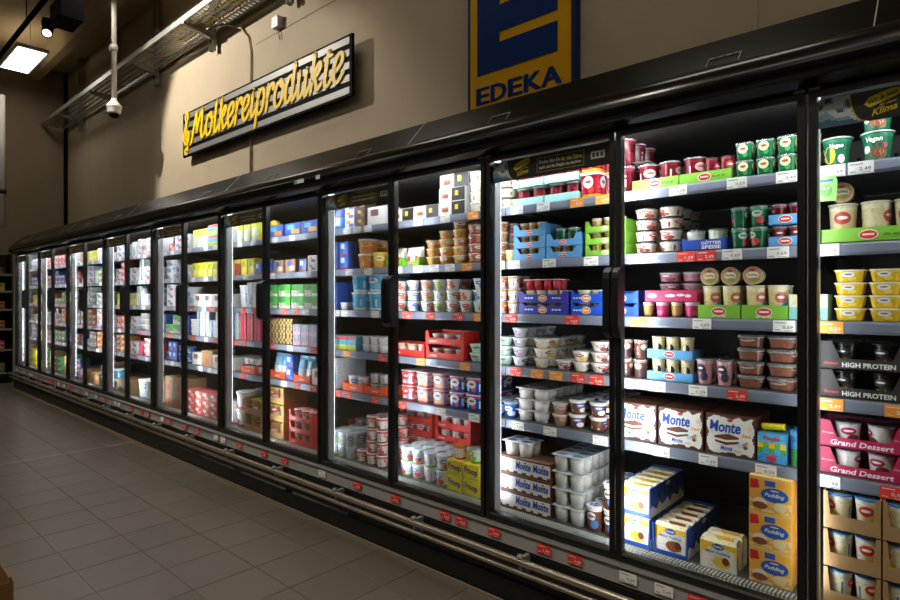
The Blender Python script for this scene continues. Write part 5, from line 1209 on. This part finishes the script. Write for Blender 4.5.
box('red_food_box', 'food_box', 'red and white food box', 'box', 0.13, 0.1, 0.065, '#c03838', patch('#c84444', '#f0ecea', '#e0c0a0', None), '#d86060')

# ------------------------------------------------------------------ stock on the shelves
# (door letter from the right, shelf 1 = top .. 6 = deck, kind, x in mm, tiers, rows, lift in mm, set-back in mm)
LAYOUT = [
    ('A', 1, 'vegan_mango', [-332], 1, 1, 0, 0), ('A', 1, 'vegan_choco', [-227], 2, 1, 0, 0), ('A', 1, 'green_tub', [-405], 2, 1, 0, 0),
    ('A', 2, 'green_tray_long', [-245], 1, 1, 0, 0), ('A', 2, 'cream_cup_large', [-318, -230, -145], 1, 1, 5, 12), ('A', 2, 'cream_cup_lying', [-316], 1, 1, 131, 10),
    ('A', 3, 'yellow_tub', [-295, -203, -110], 4, 1, 0, 0), ('A', 3, 'mint_box', [-380], 1, 1, 0, 0),
    ('A', 4, 'protein_tray', [-252, -2], 2, 1, 0, 0), ('A', 4, 'protein_cup', [-312, -205, -60, 50], 2, 1, 5, 14),
    ('A', 5, 'magenta_dessert_tray', [-258, -20], 2, 1, 0, 0), ('A', 5, 'magenta_cup', [-304, -216, -66, 24], 2, 1, 5, 12),
    ('A', 6, 'cardboard_tray', [-282, -130], 3, 1, 0, 0), ('A', 6, 'blue_lid_cup', [-318, -246, -167, -94], 3, 1, 5, 14),
    ('B', 1, 'red_jelly_tub', [-1068], 2, 3, 0, 0), ('B', 1, 'green_tray', [-925, -738], 1, 1, 0, 0), ('B', 1, 'red_cup', [-970, -883, -788], 1, 1, 5, 10), ('B', 1, 'red_jar_small', [-722, -668], 1, 1, 5, 14),
    ('B', 1, 'green_tub', [-605, -539, -473], 2, 2, 0, 0),
    ('B', 2, 'layer_cup', [-976, -876], 4, 3, 0, 0), ('B', 2, 'blue_jelly_tray', [-742], 1, 1, 0, 0), ('B', 2, 'pink_cup', [-784], 1, 1, 5, 14), ('B', 2, 'lime_cup', [-705], 1, 1, 5, 14),
    ('B', 2, 'green_jelly', [-625, -562], 2, 2, 0, 0), ('B', 2, 'blue_tray_small', [-474], 2, 1, 0, 0), ('B', 2, 'red_jelly_cup', [-500, -449], 2, 1, 5, 14),
    ('B', 3, 'blue_kids_tray', [-1065], 2, 1, 0, 0), ('B', 3, 'brown_cup', [-958, -846], 1, 1, 0, 0), ('B', 3, 'pink_cup_wide', [-902, -790], 1, 1, 0, 0), ('B', 3, 'magenta_sleeve', [-865], 1, 1, 58, 0),
    ('B', 3, 'berry_layer_cup', [-930, -835], 4, 2, 0, 130),
    ('B', 3, 'green_tray_wide', [-688, -539], 1, 1, 0, 0), ('B', 3, 'cream_cup', [-723, -654, -574, -505], 1, 2, 5, 8), ('B', 3, 'cream_cup_lying', [-724, -652, -578], 1, 1, 119, 8), ('B', 3, 'mint_box', [-437], 1, 1, 0, 0),
    ('B', 4, 'choc_cup', [-1055, -993], 2, 1, 0, 0), ('B', 4, 'blue_tray', [-868], 2, 1, 0, 0), ('B', 4, 'cream_dark_cup', [-924, -868, -812], 2, 1, 5, 12),
    ('B', 4, 'pink_tall_cup', [-745, -675], 1, 5, 0, 0), ('B', 4, 'choc_tub', [-588, -491], 4, 4, 0, 0),
    ('B', 5, 'monte_box', [-1003, -826, -650], 1, 2, 0, 0), ('B', 5, 'kids_box', [-516], 1, 2, 0, 0), ('B', 5, 'yellow_fruit', [-519], 1, 1, 101, 30), ('B', 5, 'green_pouch', [-436], 1, 2, 0, 0),
    ('B', 6, 'pudding_tray', [-988], 2, 1, 0, 0), ('B', 6, 'pudding_pack_yellow', [-988], 2, 5, 5, 9), ('B', 6, 'pudding_tray', [-847], 1, 1, 0, 0), ('B', 6, 'pudding_pack_choc', [-847], 1, 5, 5, 9),
    ('B', 6, 'pudding_pack_yellow', [-675], 1, 2, 0, 0), ('B', 6, 'orange_pack', [-509], 3, 3, 0, 0),
    ('C', 1, 'cream_tub', [-1663], 4, 1, 0, 0), ('C', 1, 'mint_tray', [-1520, -1346], 2, 1, 0, 0), ('C', 1, 'red_jar', [-1562, -1477, -1388, -1303], 2, 1, 5, 10), ('C', 1, 'red_square_tub', [-1212], 2, 2, 0, 0),
    ('C', 2, 'tan_cup', [-1711], 4, 1, 0, 0), ('C', 2, 'cream_small', [-1632], 1, 1, 0, 0), ('C', 2, 'blue_tray_stack', [-1512], 3, 1, 0, 0), ('C', 2, 'brown_cup', [-1560, -1512, -1464], 3, 1, 5, 14), ('C', 2, 'blue_tray_stack', [-1334], 2, 1, 0, 0),
    ('C', 2, 'green_jelly', [-1364, -1302], 1, 1, 61, 14), ('C', 2, 'brown_cup', [-1382, -1334, -1286], 1, 1, 5, 14), ('C', 2, 'green_tray_stack', [-1135], 3, 1, 0, 0), ('C', 2, 'brown_cup', [-1190, -1135, -1080], 3, 1, 5, 14),
    ('C', 3, 'orange_white_cup', [-1695, -1618], 3, 2, 0, 0), ('C', 3, 'purple_tray', [-1440], 2, 1, 0, 0), ('C', 3, 'cream_small', [-1530, -1470, -1410, -1350], 2, 1, 5, 20), ('C', 3, 'blue_kids_tray', [-1222], 2, 1, 0, 0), ('C', 3, 'cream_small', [-1255, -1190], 2, 1, 5, 20), ('C', 3, 'redcream_pack', [-1510, -1412], 1, 1, 108, 20),
    ('C', 4, 'mint_bowl', [-1672], 3, 2, 0, 0), ('C', 4, 'blue_bowl', [-1587], 4, 4, 0, 0), ('C', 4, 'yellow_bowl', [-1466], 3, 5, 0, 0), ('C', 4, 'berry_bowl', [-1350], 1, 5, 0, 0), ('C', 4, 'yellow_bowl', [-1267], 2, 4, 0, 0), ('C', 4, 'berry_bowl', [-1178], 3, 4, 0, 0),
    ('C', 5, 'blue_tub', [-1722, -1638], 1, 2, 0, 0), ('C', 5, 'white_fourpack', [-1504], 3, 3, 0, 0), ('C', 5, 'brown_bowl', [-1368], 2, 5, 0, 0), ('C', 5, 'choc_swirl_cup', [-1284, -1185], 2, 5, 0, 0),
    ('C', 6, 'choc_sleeve', [-1510], 3, 3, 0, 0), ('C', 6, 'choc_fourpack', [-1557], 1, 1, 241, 8), ('C', 6, 'grey_fourpack', [-1287], 4, 3, 0, 0), ('C', 6, 'choc_swirl_tall', [-1172], 1, 3, 0, 0), ('C', 6, 'choc_swirl_tall', [-1097], 2, 3, 0, 0),
    ('D', 1, 'cake_box', [-2358, -2174], 1, 2, 0, 0), ('D', 1, 'cake_box', [-1990], 2, 2, 0, 0), ('D', 1, 'cake_box_white', [-2000], 1, 1, 143, 30), ('D', 1, 'white_lid_tub', [-1845], 4, 1, 0, 0),
    ('D', 2, 'green_tray_small', [-2428, -2291], 1, 1, 0, 0), ('D', 2, 'white_pouch', [-2459, -2396, -2322, -2259], 1, 1, 5, 14), ('D', 2, 'gold_cup', [-2153], 3, 2, 0, 0), ('D', 2, 'gold_cup', [-2058], 4, 2, 0, 0), ('D', 2, 'gold_cup', [-1962], 5, 1, 0, 0), ('D', 2, 'redbrown_cup', [-1858], 4, 1, 0, 0),
    ('D', 3, 'white_cup_red', [-2411, -2198, -2010], 3, 2, 0, 0), ('D', 3, 'white_cup_blue', [-2306, -1828], 3, 2, 0, 0), ('D', 3, 'white_cup_green', [-2104], 3, 2, 0, 0), ('D', 3, 'white_cup_red', [-1919], 2, 2, 0, 0),
    ('D', 4, 'red_tray', [-2318], 1, 1, 0, 0), ('D', 4, 'orange_white_cup', [-2404, -2318, -2232], 1, 1, 5, 14), ('D', 4, 'red_tray', [-2040], 2, 1, 0, 0), ('D', 4, 'pink_bowl', [-2124, -2040, -1956], 2, 1, 5, 12), ('D', 4, 'mint_bowl', [-1850, -1765], 2, 2, 0, 0),
    ('D', 5, 'red_square_cup', [-2330], 2, 2, 0, 0), ('D', 5, 'pink_square_cup', [-2208, -2088], 2, 2, 0, 0), ('D', 5, 'blue_square_cup', [-1968, -1855], 2, 2, 0, 0),
    ('D', 6, 'red_tray', [-2470], 4, 1, 0, 270), ('D', 6, 'red_swirl_cup', [-2556, -2470, -2384], 4, 1, 5, 282), ('D', 6, 'red_tray', [-2180], 4, 1, 0, 270), ('D', 6, 'red_swirl_cup', [-2266, -2180, -2094], 4, 1, 5, 282),
    ('D', 6, 'strawberry_cup', [-2300, -2212, -2124], 2, 3, 0, 0), ('D', 6, 'strawberry_cup', [-2034], 2, 3, 0, 0), ('D', 6, 'froop_box', [-1925, -1818], 2, 2, 0, 0), ('D', 6, 'orange_fruit_cup', [-1925], 1, 1, 157, 10), ('D', 6, 'lime_cup', [-1818], 1, 1, 157, 10), ('D', 6, 'silver_cup', [-1730], 1, 2, 0, 0),
    ('E', 1, 'blue_bag', [-2953], 1, 1, 0, 0), ('E', 1, 'snack_box', [-2825], 3, 1, 0, 0), ('E', 1, 'dark_snack_box', [-2720], 3, 1, 0, 0), ('E', 1, 'white_carton_box', [-2572], 1, 1, 0, 0),
    ('E', 2, 'blue_pack', [-2983, -2882], 2, 1, 0, 0), ('E', 2, 'orange_bucket', [-2720], 2, 1, 0, 0), ('E', 2, 'yellow_bucket', [-2590], 1, 2, 0, 0),
    ('E', 3, 'blue_pack', [-2994], 2, 1, 0, 0), ('E', 3, 'white_small_cup', [-2905], 1, 2, 0, 0), ('E', 3, 'blue_bucket', [-2780, -2625], 2, 1, 0, 0),
    ('E', 4, 'drink_pack', [-2983, -2894, -2806], 1, 2, 0, 0), ('E', 4, 'white_small_cup', [-2692, -2618, -2544], 2, 2, 0, 0),
    ('E', 5, 'white_milk_carton', [-2985], 1, 2, 0, 0), ('E', 5, 'orange_tray', [-2792, -2588], 1, 1, 0, 0), ('E', 5, 'round_lid_cup', [-2840, -2750], 1, 1, 5, 14), ('E', 5, 'grey_cup', [-2635, -2555], 2, 1, 5, 14),
    ('E', 6, 'silver_cup', [-2945, -2865, -2785], 2, 3, 0, 0), ('E', 6, 'red_tray', [-3000], 2, 1, 0, 280), ('E', 6, 'silver_cup', [-3060, -2960], 2, 1, 5, 292), ('E', 6, 'red_swirl_cup', [-2680], 1, 3, 0, 0), ('E', 6, 'red_swirl_cup', [-2590, -2505], 4, 2, 0, 0),
    ('F', 1, 'blue_cheese_box', [-3660, -3445, -3245], 1, 2, 0, 0), ('F', 1, 'yellow_disc_pack', [-3853], 1, 1, 0, 100), ('F', 2, 'blue_pack', [-3747, -3325], 1, 2, 0, 0), ('F', 2, 'brown_pack', [-3620, -3470], 1, 2, 0, 0), ('F', 2, 'snack_box', [-3220], 2, 1, 0, 0),
    ('F', 3, 'green_yogurt_pack', [-3707, -3545, -3386, -3231], 2, 1, 0, 0), ('F', 4, 'gold_small_pack', [-3762, -3670, -3579, -3488], 3, 1, 0, 0), ('F', 4, 'pink_blue_pack', [-3394, -3302, -3211], 2, 1, 0, 0),
    ('F', 5, 'orange_tray', [-3629, -3334], 1, 1, 0, 0), ('F', 5, 'pale_blue_bag', [-3676, -3582], 1, 1, 5, 18), ('F', 5, 'pale_blue_bag', [-3381, -3287], 1, 1, 5, 18), ('F', 5, 'blue_pack', [-3482], 2, 1, 0, 0), ('F', 5, 'white_carton_box', [-3135], 1, 1, 0, 0),
    ('F', 6, 'cardboard_tray_wide', [-3600], 3, 1, 0, 0), ('F', 6, 'lime_lid_cup', [-3660, -3540], 3, 1, 5, 20), ('F', 6, 'red_tray', [-3270], 3, 1, 0, 0), ('F', 6, 'red_swirl_cup', [-3356, -3270, -3184], 3, 1, 5, 14),
    ('G', 1, 'white_bottle', [-4370, -4275], 1, 2, 0, 0), ('G', 1, 'yellow_carton', [-4161, -4056, -3945], 1, 1, 0, 0), ('G', 2, 'yellow_pack', [-4381, -4285, -4095, -3995], 1, 1, 0, 0), ('G', 2, 'red_pack', [-4191], 1, 1, 0, 0), ('G', 2, 'yellow_disc_pack', [-4290], 1, 1, 0, 190), ('G', 2, 'blue_pack', [-3895], 1, 1, 0, 0),
    ('G', 3, 'white_bucket', [-4146], 1, 1, 0, 0), ('G', 3, 'white_carton_box', [-4340], 1, 1, 0, 0), ('G', 3, 'white_milk_carton', [-4015, -3925], 1, 1, 0, 0),
    ('G', 4, 'blue_white_pack', [-4365, -4238], 3, 1, 0, 0), ('G', 4, 'pink_pack', [-4110, -4012, -3912], 3, 1, 0, 0),
    ('G', 5, 'white_carton_box', [-4317], 1, 1, 0, 0), ('G', 5, 'orange_tray', [-4041], 1, 1, 0, 0), ('G', 5, 'white_small_cup', [-4105, -4035, -3965], 2, 1, 5, 14),
    ('G', 6, 'red_white_bucket', [-4103], 2, 1, 0, 0), ('G', 6, 'white_bucket', [-4273], 1, 1, 0, 0), ('G', 6, 'cardboard_tray_wide', [-3870], 2, 1, 0, 0), ('G', 6, 'lime_lid_cup', [-3930, -3810], 2, 1, 5, 20),
]
# doors further left: fill each shelf from a palette read off the photograph
PAL = {
    'H': [['yellow_carton', 'white_bottle', 'drink_pack'], ['yellow_pack', 'yellow_pack', 'yellow_carton'], ['white_carton_box', 'white_bucket', 'white_milk_carton'], ['blue_white_pack', 'blue_white_pack', 'white_small_cup'], ['white_carton_box', 'brown_outer_carton', 'grey_cup'], ['brown_outer_carton', 'brown_outer_carton', 'red_food_box']],
    'I': [['white_bottle', 'white_food_box', 'red_food_box'], ['white_milk_carton', 'blue_white_pack', 'white_cup_blue'], ['white_bucket', 'white_milk_carton', 'white_food_box'], ['green_yogurt_pack', 'blue_tub', 'blue_pack'], ['blue_pack', 'blue_tub', 'white_food_box'], ['brown_outer_carton', 'white_bucket', 'white_food_box']],
    'J': [['drink_pack', 'brown_pack', 'snack_box'], ['white_cup_red', 'white_food_box', 'blue_white_pack'], ['white_bottle', 'white_cup_blue', 'white_milk_carton'], ['white_bottle', 'grey_cup', 'white_milk_carton'], ['pink_pack', 'white_cup_red', 'red_food_box'], ['blue_bucket', 'white_bucket', 'brown_outer_carton']],
    'K': [['white_food_box', 'blue_white_pack', 'green_salad_box'], ['red_food_box', 'white_food_box', 'orange_food_box'], ['white_bottle', 'white_food_box', 'yellow_pack'], ['green_salad_box', 'red_food_box', 'white_food_box'], ['orange_food_box', 'brown_pack', 'white_food_box'], ['brown_outer_carton', 'blue_bucket', 'white_bucket']],
    'L': [['white_food_box', 'blue_white_pack', 'blue_food_box'], ['green_salad_box', 'white_food_box', 'brown_pack'], ['white_food_box', 'green_salad_box', 'white_bottle'], ['orange_food_box', 'blue_food_box', 'white_food_box'], ['red_food_box', 'orange_food_box', 'white_food_box'], ['brown_outer_carton', 'green_salad_box', 'blue_bucket']],
    'M': [['orange_food_box', 'yellow_pack', 'white_food_box'], ['white_food_box', 'blue_white_pack', 'red_food_box'], ['white_food_box', 'yellow_pack', 'green_salad_box'], ['orange_food_box', 'brown_pack', 'blue_food_box'], ['blue_food_box', 'orange_food_box', 'brown_pack'], ['green_salad_box', 'brown_outer_carton', 'blue_food_box']],
    'N': [['white_food_box', 'blue_white_pack', 'white_milk_carton'], ['orange_food_box', 'red_food_box', 'brown_pack'], ['orange_food_box', 'green_salad_box', 'white_food_box'], ['blue_food_box', 'brown_pack', 'green_salad_box'], ['blue_food_box', 'red_food_box', 'orange_food_box'], ['brown_outer_carton', 'orange_food_box', 'green_salad_box']],
    'O': [['red_food_box', 'white_food_box', 'blue_food_box'], ['blue_food_box', 'blue_food_box', 'white_food_box'], ['yellow_pack', 'orange_food_box', 'green_salad_box'], ['orange_food_box', 'blue_food_box', 'brown_pack'], ['white_food_box', 'orange_food_box', 'green_salad_box'], ['green_salad_box', 'brown_outer_carton', 'yellow_pack']],
    'P': [['red_food_box', 'red_food_box', 'white_food_box'], ['blue_food_box', 'blue_food_box', 'orange_food_box'], ['orange_food_box', 'yellow_pack', 'white_food_box'], ['blue_food_box', 'white_food_box', 'green_salad_box'], ['white_food_box', 'orange_food_box', 'yellow_pack'], ['green_salad_box', 'yellow_pack', 'green_salad_box']],
    'Q': [['red_food_box', 'white_food_box', 'blue_food_box'], ['blue_food_box', 'white_food_box', 'orange_food_box'], ['orange_food_box', 'yellow_pack', 'white_food_box'], ['blue_food_box', 'brown_pack', 'green_salad_box'], ['white_food_box', 'orange_food_box', 'yellow_pack'], ['green_salad_box', 'yellow_pack', 'orange_food_box']],
}
rnd = random.Random(5)
right = -4.43
GAP = [0.2, 0.232, 0.232, 0.228, 0.228, 0.36]
for di, dl in enumerate('HIJKLMNOPQ'):
    left = max(right - 0.6, -10.32)
    if dl == 'Q' : left = -10.33
    if right - left < 0.15: break
    for s in range(6):
        x = right - 0.004
        while True:
            kk = KINDS[rnd.choice(PAL[dl][s])]
            if x - kk.w < left: break
            n_same = rnd.choice((1, 2, 2, 3)) if kk.w < 0.1 else rnd.choice((1, 1, 2))
            xs = []
            while len(xs) < n_same and x - kk.w > left:
                xs.append(round((x - kk.w / 2) * 1000)); x -= kk.w + 0.005
            mt = max(1, int(GAP[s] * rnd.uniform(0.55, 0.98) / kk.pitch))
            LAYOUT.append((dl, s + 1, kk.key, xs[::-1], mt, 1, 0, 0))
    right = left

SHELFW = ['top shelf', 'second shelf', 'third shelf', 'fourth shelf', 'fifth shelf', 'cabinet floor']
TIERW = {1: ['']}
def tierword(i, n):
    if n == 1: return ''
    if n == 2: return ('lower tier', 'upper tier')[i]
    if i == 0: return 'bottom tier'
    if i == n - 1: return 'top tier'
    return ORD[i] + ' tier'
groups = {}
for row in LAYOUT:
    groups.setdefault((row[0], row[1], row[2]), []).extend(row[3])
seen_labels = {}
last_pitch = None
last_tray = {}
for dl, s, key, xs, tiers, rows, lift, dy in LAYOUT:
    k = KINDS[key]
    if not k.tray and lift == 0 and dy == 0 and s >= 2 and dl in 'CDEFG': rows = max(rows, 3 if (s >= 5 and k.d < 0.1) else 2)
    kd = k.desc.replace(' and ', '-and-')
    zb = (RAIL_TOP[s - 1] + 0.002) if s < 6 else DECK
    y0 = 2.216 if s < 6 else 2.165
    if s == 6 and dl in 'HIJKLMNOPQ': y0 = 2.17
    pitch = k.pitch
    if k.tray: last_tray[dl, s] = pitch
    elif lift == 5: pitch = last_tray[dl, s]
    order = sorted(groups[dl, s, key])
    doorw = '%s door from right' % ordw(ord(dl) - 65)
    for X in xs:
        i = order.index(X)
        if len(order) == 1: posw = ''
        elif i == 0: posw = 'leftmost'
        elif i == len(order) - 1: posw = 'rightmost'
        else: posw = ordw(i) + ' from left'
        for t in range(tiers):
            for q in range(rows):
                words = [k.desc]
                tw = tierword(t, tiers)
                if q: tw = (('second' if q == 1 else ORD[q]) + '-row ' + tw).strip()
                if lift > 20: tw = 'stacked on top'
                elif dy > 90: tw = ('rear ' + tw).strip()
                lab = ', '.join(w for w in (kd, tw, posw, SHELFW[s - 1], doorw) if w)
                y = y0 + dy / 1000.0 + k.d / 2 + q * (k.d + 0.003)
                z = zb + lift / 1000.0 + t * pitch
                jx = 0.0 if (k.tray or lift) else rnd.uniform(-0.0006, 0.0006)
                rz = {'free': rnd.uniform(-PI, PI), 'quarter': rnd.choice((0.0, PI / 2, PI, -PI / 2)), 'slight': rnd.uniform(-0.25, 0.25)}.get(k.turn, 0.0)
                o = link(k.name, k.meshes[0][1], None, (X / 1000.0 + jx, y, z), rz)
                for pn, pm in k.meshes[1:]: link(pn, pm, o)
                g = '%ss behind the %s' % (k.desc, doorw)
                tag(o, lab, k.cat, k.desc + ' items')
                seen_labels[lab] = seen_labels.get(lab, 0) + 1
dups = [l for l, n_ in seen_labels.items() if n_ > 1]
long_ = [l for l in seen_labels if len(l.split()) > 16]
print('stock', sum(seen_labels.values()), 'dup labels', len(dups), dups[:5], 'long', len(long_), long_[:5])

# green wobbler hanging off the top price rail of the first door, paper flap on the second
wb = MB(); wb.poly([(-0.026, 0, -0.04), (0.026, 0, -0.042), (0.03, 0, 0.02), (0.024, 0, 0.038), (-0.024, 0, 0.04), (-0.03, 0, 0.02)], '#8cc46a'); wb.poly([(-0.026, 0.001, -0.04), (-0.03, 0.001, 0.02), (-0.024, 0.001, 0.04), (0.024, 0.001, 0.038), (0.03, 0.001, 0.02), (0.026, 0.001, -0.042)], '#8cc46a')
wbp = lay([('d', 0, -0.008, 0.016, 0.02, '#5c9a48'), ('d', -0.006, 0.0, 0.003, 0.004, '#f0f0e8'), ('d', 0.006, 0.0, 0.003, 0.004, '#f0f0e8'), ('p', [(-0.018, 0.02), (0.018, 0.02), (0.018, 0.028), (-0.018, 0.028)], '#3a64a8')], 0.0)
o = wb.build('shelf_wobbler', M_PRINT, None, (-0.35, 2.18, 1.66)); wbp.build('wobbler_print', M_PRINT, o)
tag(o, 'green paper shelf tag hanging below the top price rail at first door', 'shelf tag')
pf = MB(); pf.poly([(-0.05, -0.01, 0.0), (0.05, -0.04, -0.012), (0.06, 0.03, -0.01), (-0.04, 0.05, 0.004)], '#d8d2bc'); pf.poly([(-0.05, -0.01, -0.0008), (-0.04, 0.05, 0.0032), (0.06, 0.03, -0.0108), (0.05, -0.04, -0.0128)], '#d8d2bc')
tag(pf.build('paper_card', M_PRINT, None, (-1.005, 2.262, 1.8635)), 'loose cream paper card lying on the red jelly tubs, top shelf', 'card')

# white cable hanging inside the third door
tag(MB().tube([(-1.675, 2.17, 1.235), (-1.672, 2.165, 1.1), (-1.655, 2.16, 1.0), (-1.66, 2.16, 0.9), (-1.675, 2.162, 0.8)], 0.003, 6, '#e8e6e0').build('thin_cable', M_WHITEPL), 'thin white cable hanging inside the third door from right', 'cable')

# ------------------------------------------------------------------ dark shelving at the far left
fs = link('shelf_rack', None, None, (-11.2, 1.2, 0)); tag(fs, 'dark store shelving full of produce packs at far left edge', 'shelf rack')
MB().box(-0.32, -0.30, -1.2, 0.95, 0.0, 2.0, '#1a1816').build('rack_back', M_BACK, fs)
MB().box(-0.30, 0.12, -1.2, 0.95, 0.0, 0.14, '#1f1d1b').build('plinth', M_BLACK, fs)
RZ = [0.16, 0.52, 0.84, 1.14, 1.42, 1.68]
for z in RZ: 
    sh = MB().box(-0.30, 0.1, -1.2, 0.95, z - 0.025, z, '#24221f').build('rack_shelf', M_BLACK, fs)
    MB().box(0.1, 0.106, -1.2, 0.95, z - 0.03, z + 0.004, '#8c8c88').build('price_rail', M_GREYPL, sh)
for y in (-1.2, 0.95): MB().box(-0.32, 0.0, y - 0.012, y + 0.012, 0.0, 2.0, '#1a1816').build('upright', M_BLACK, fs)
rk = [['green_salad_box', 'yellow_pack'], ['red_food_box', 'green_salad_box'], ['orange_food_box', 'brown_pack'], ['orange_food_box', 'yellow_pack'], ['yellow_pack', 'green_salad_box'], ['dark_snack_box', 'red_food_box']]
for s, z in enumerate(RZ):
    y = 0.86; n_ = 0
    while y > 0.1 and n_ < 5:
        k = KINDS[rk[s][n_ % 2]]
        y -= k.w / 2
        for t in range(1 if k.h > 0.1 else 2):
            o = link(k.name, k.meshes[0][1], None, (-11.2 + 0.06 - k.d / 2, 1.2 + y, z + 0.001 + t * k.pitch), PI / 2)
            for pn, pm in k.meshes[1:]: link(pn, pm, o)
            tw = '' if k.h > 0.1 else ('lower tier' if t == 0 else 'upper tier')
            tag(o, ', '.join(w for w in (k.desc.replace(' and ', '-and-'), tw, ordw(n_) + ' from right', ORD[s] + ' shelf up on far dark rack') if w), k.cat, k.desc + ' items')
        y -= k.w / 2 + 0.01; n_ += 1

# ------------------------------------------------------------------ cardboard box at the lower left corner
cb = link('cardboard_box', None, None, (-2.05, -0.02, 0)); tag(cb, 'open brown cardboard box at the lower left corner of the picture', 'box')
M_CARD = plain('corrugated_card', '#8a6236', 0.8, noise=0.1, nscale=30)
for nm, bxx in (('side_wall', (-0.004, 0.0, -0.44, 0.0, 0.0, 0.4)), ('side_wall', (-0.42, -0.416, -0.44, 0.0, 0.0, 0.4)), ('end_wall', (-0.416, -0.004, -0.44, -0.436, 0.0, 0.4)), ('end_wall', (-0.416, -0.004, -0.004, 0.0, 0.0, 0.4)), ('bottom', (-0.416, -0.004, -0.436, -0.004, 0.0, 0.005))):
    MB().box(*bxx, '#9a6a34').build(nm, M_CARD, cb)
MB().box(-0.03, 0.0, -0.012, -0.004, 0.4, 0.415, '#9a6a34').build('torn_flap', M_CARD, cb)
cb.location = (-2.294, 0.447, 0)
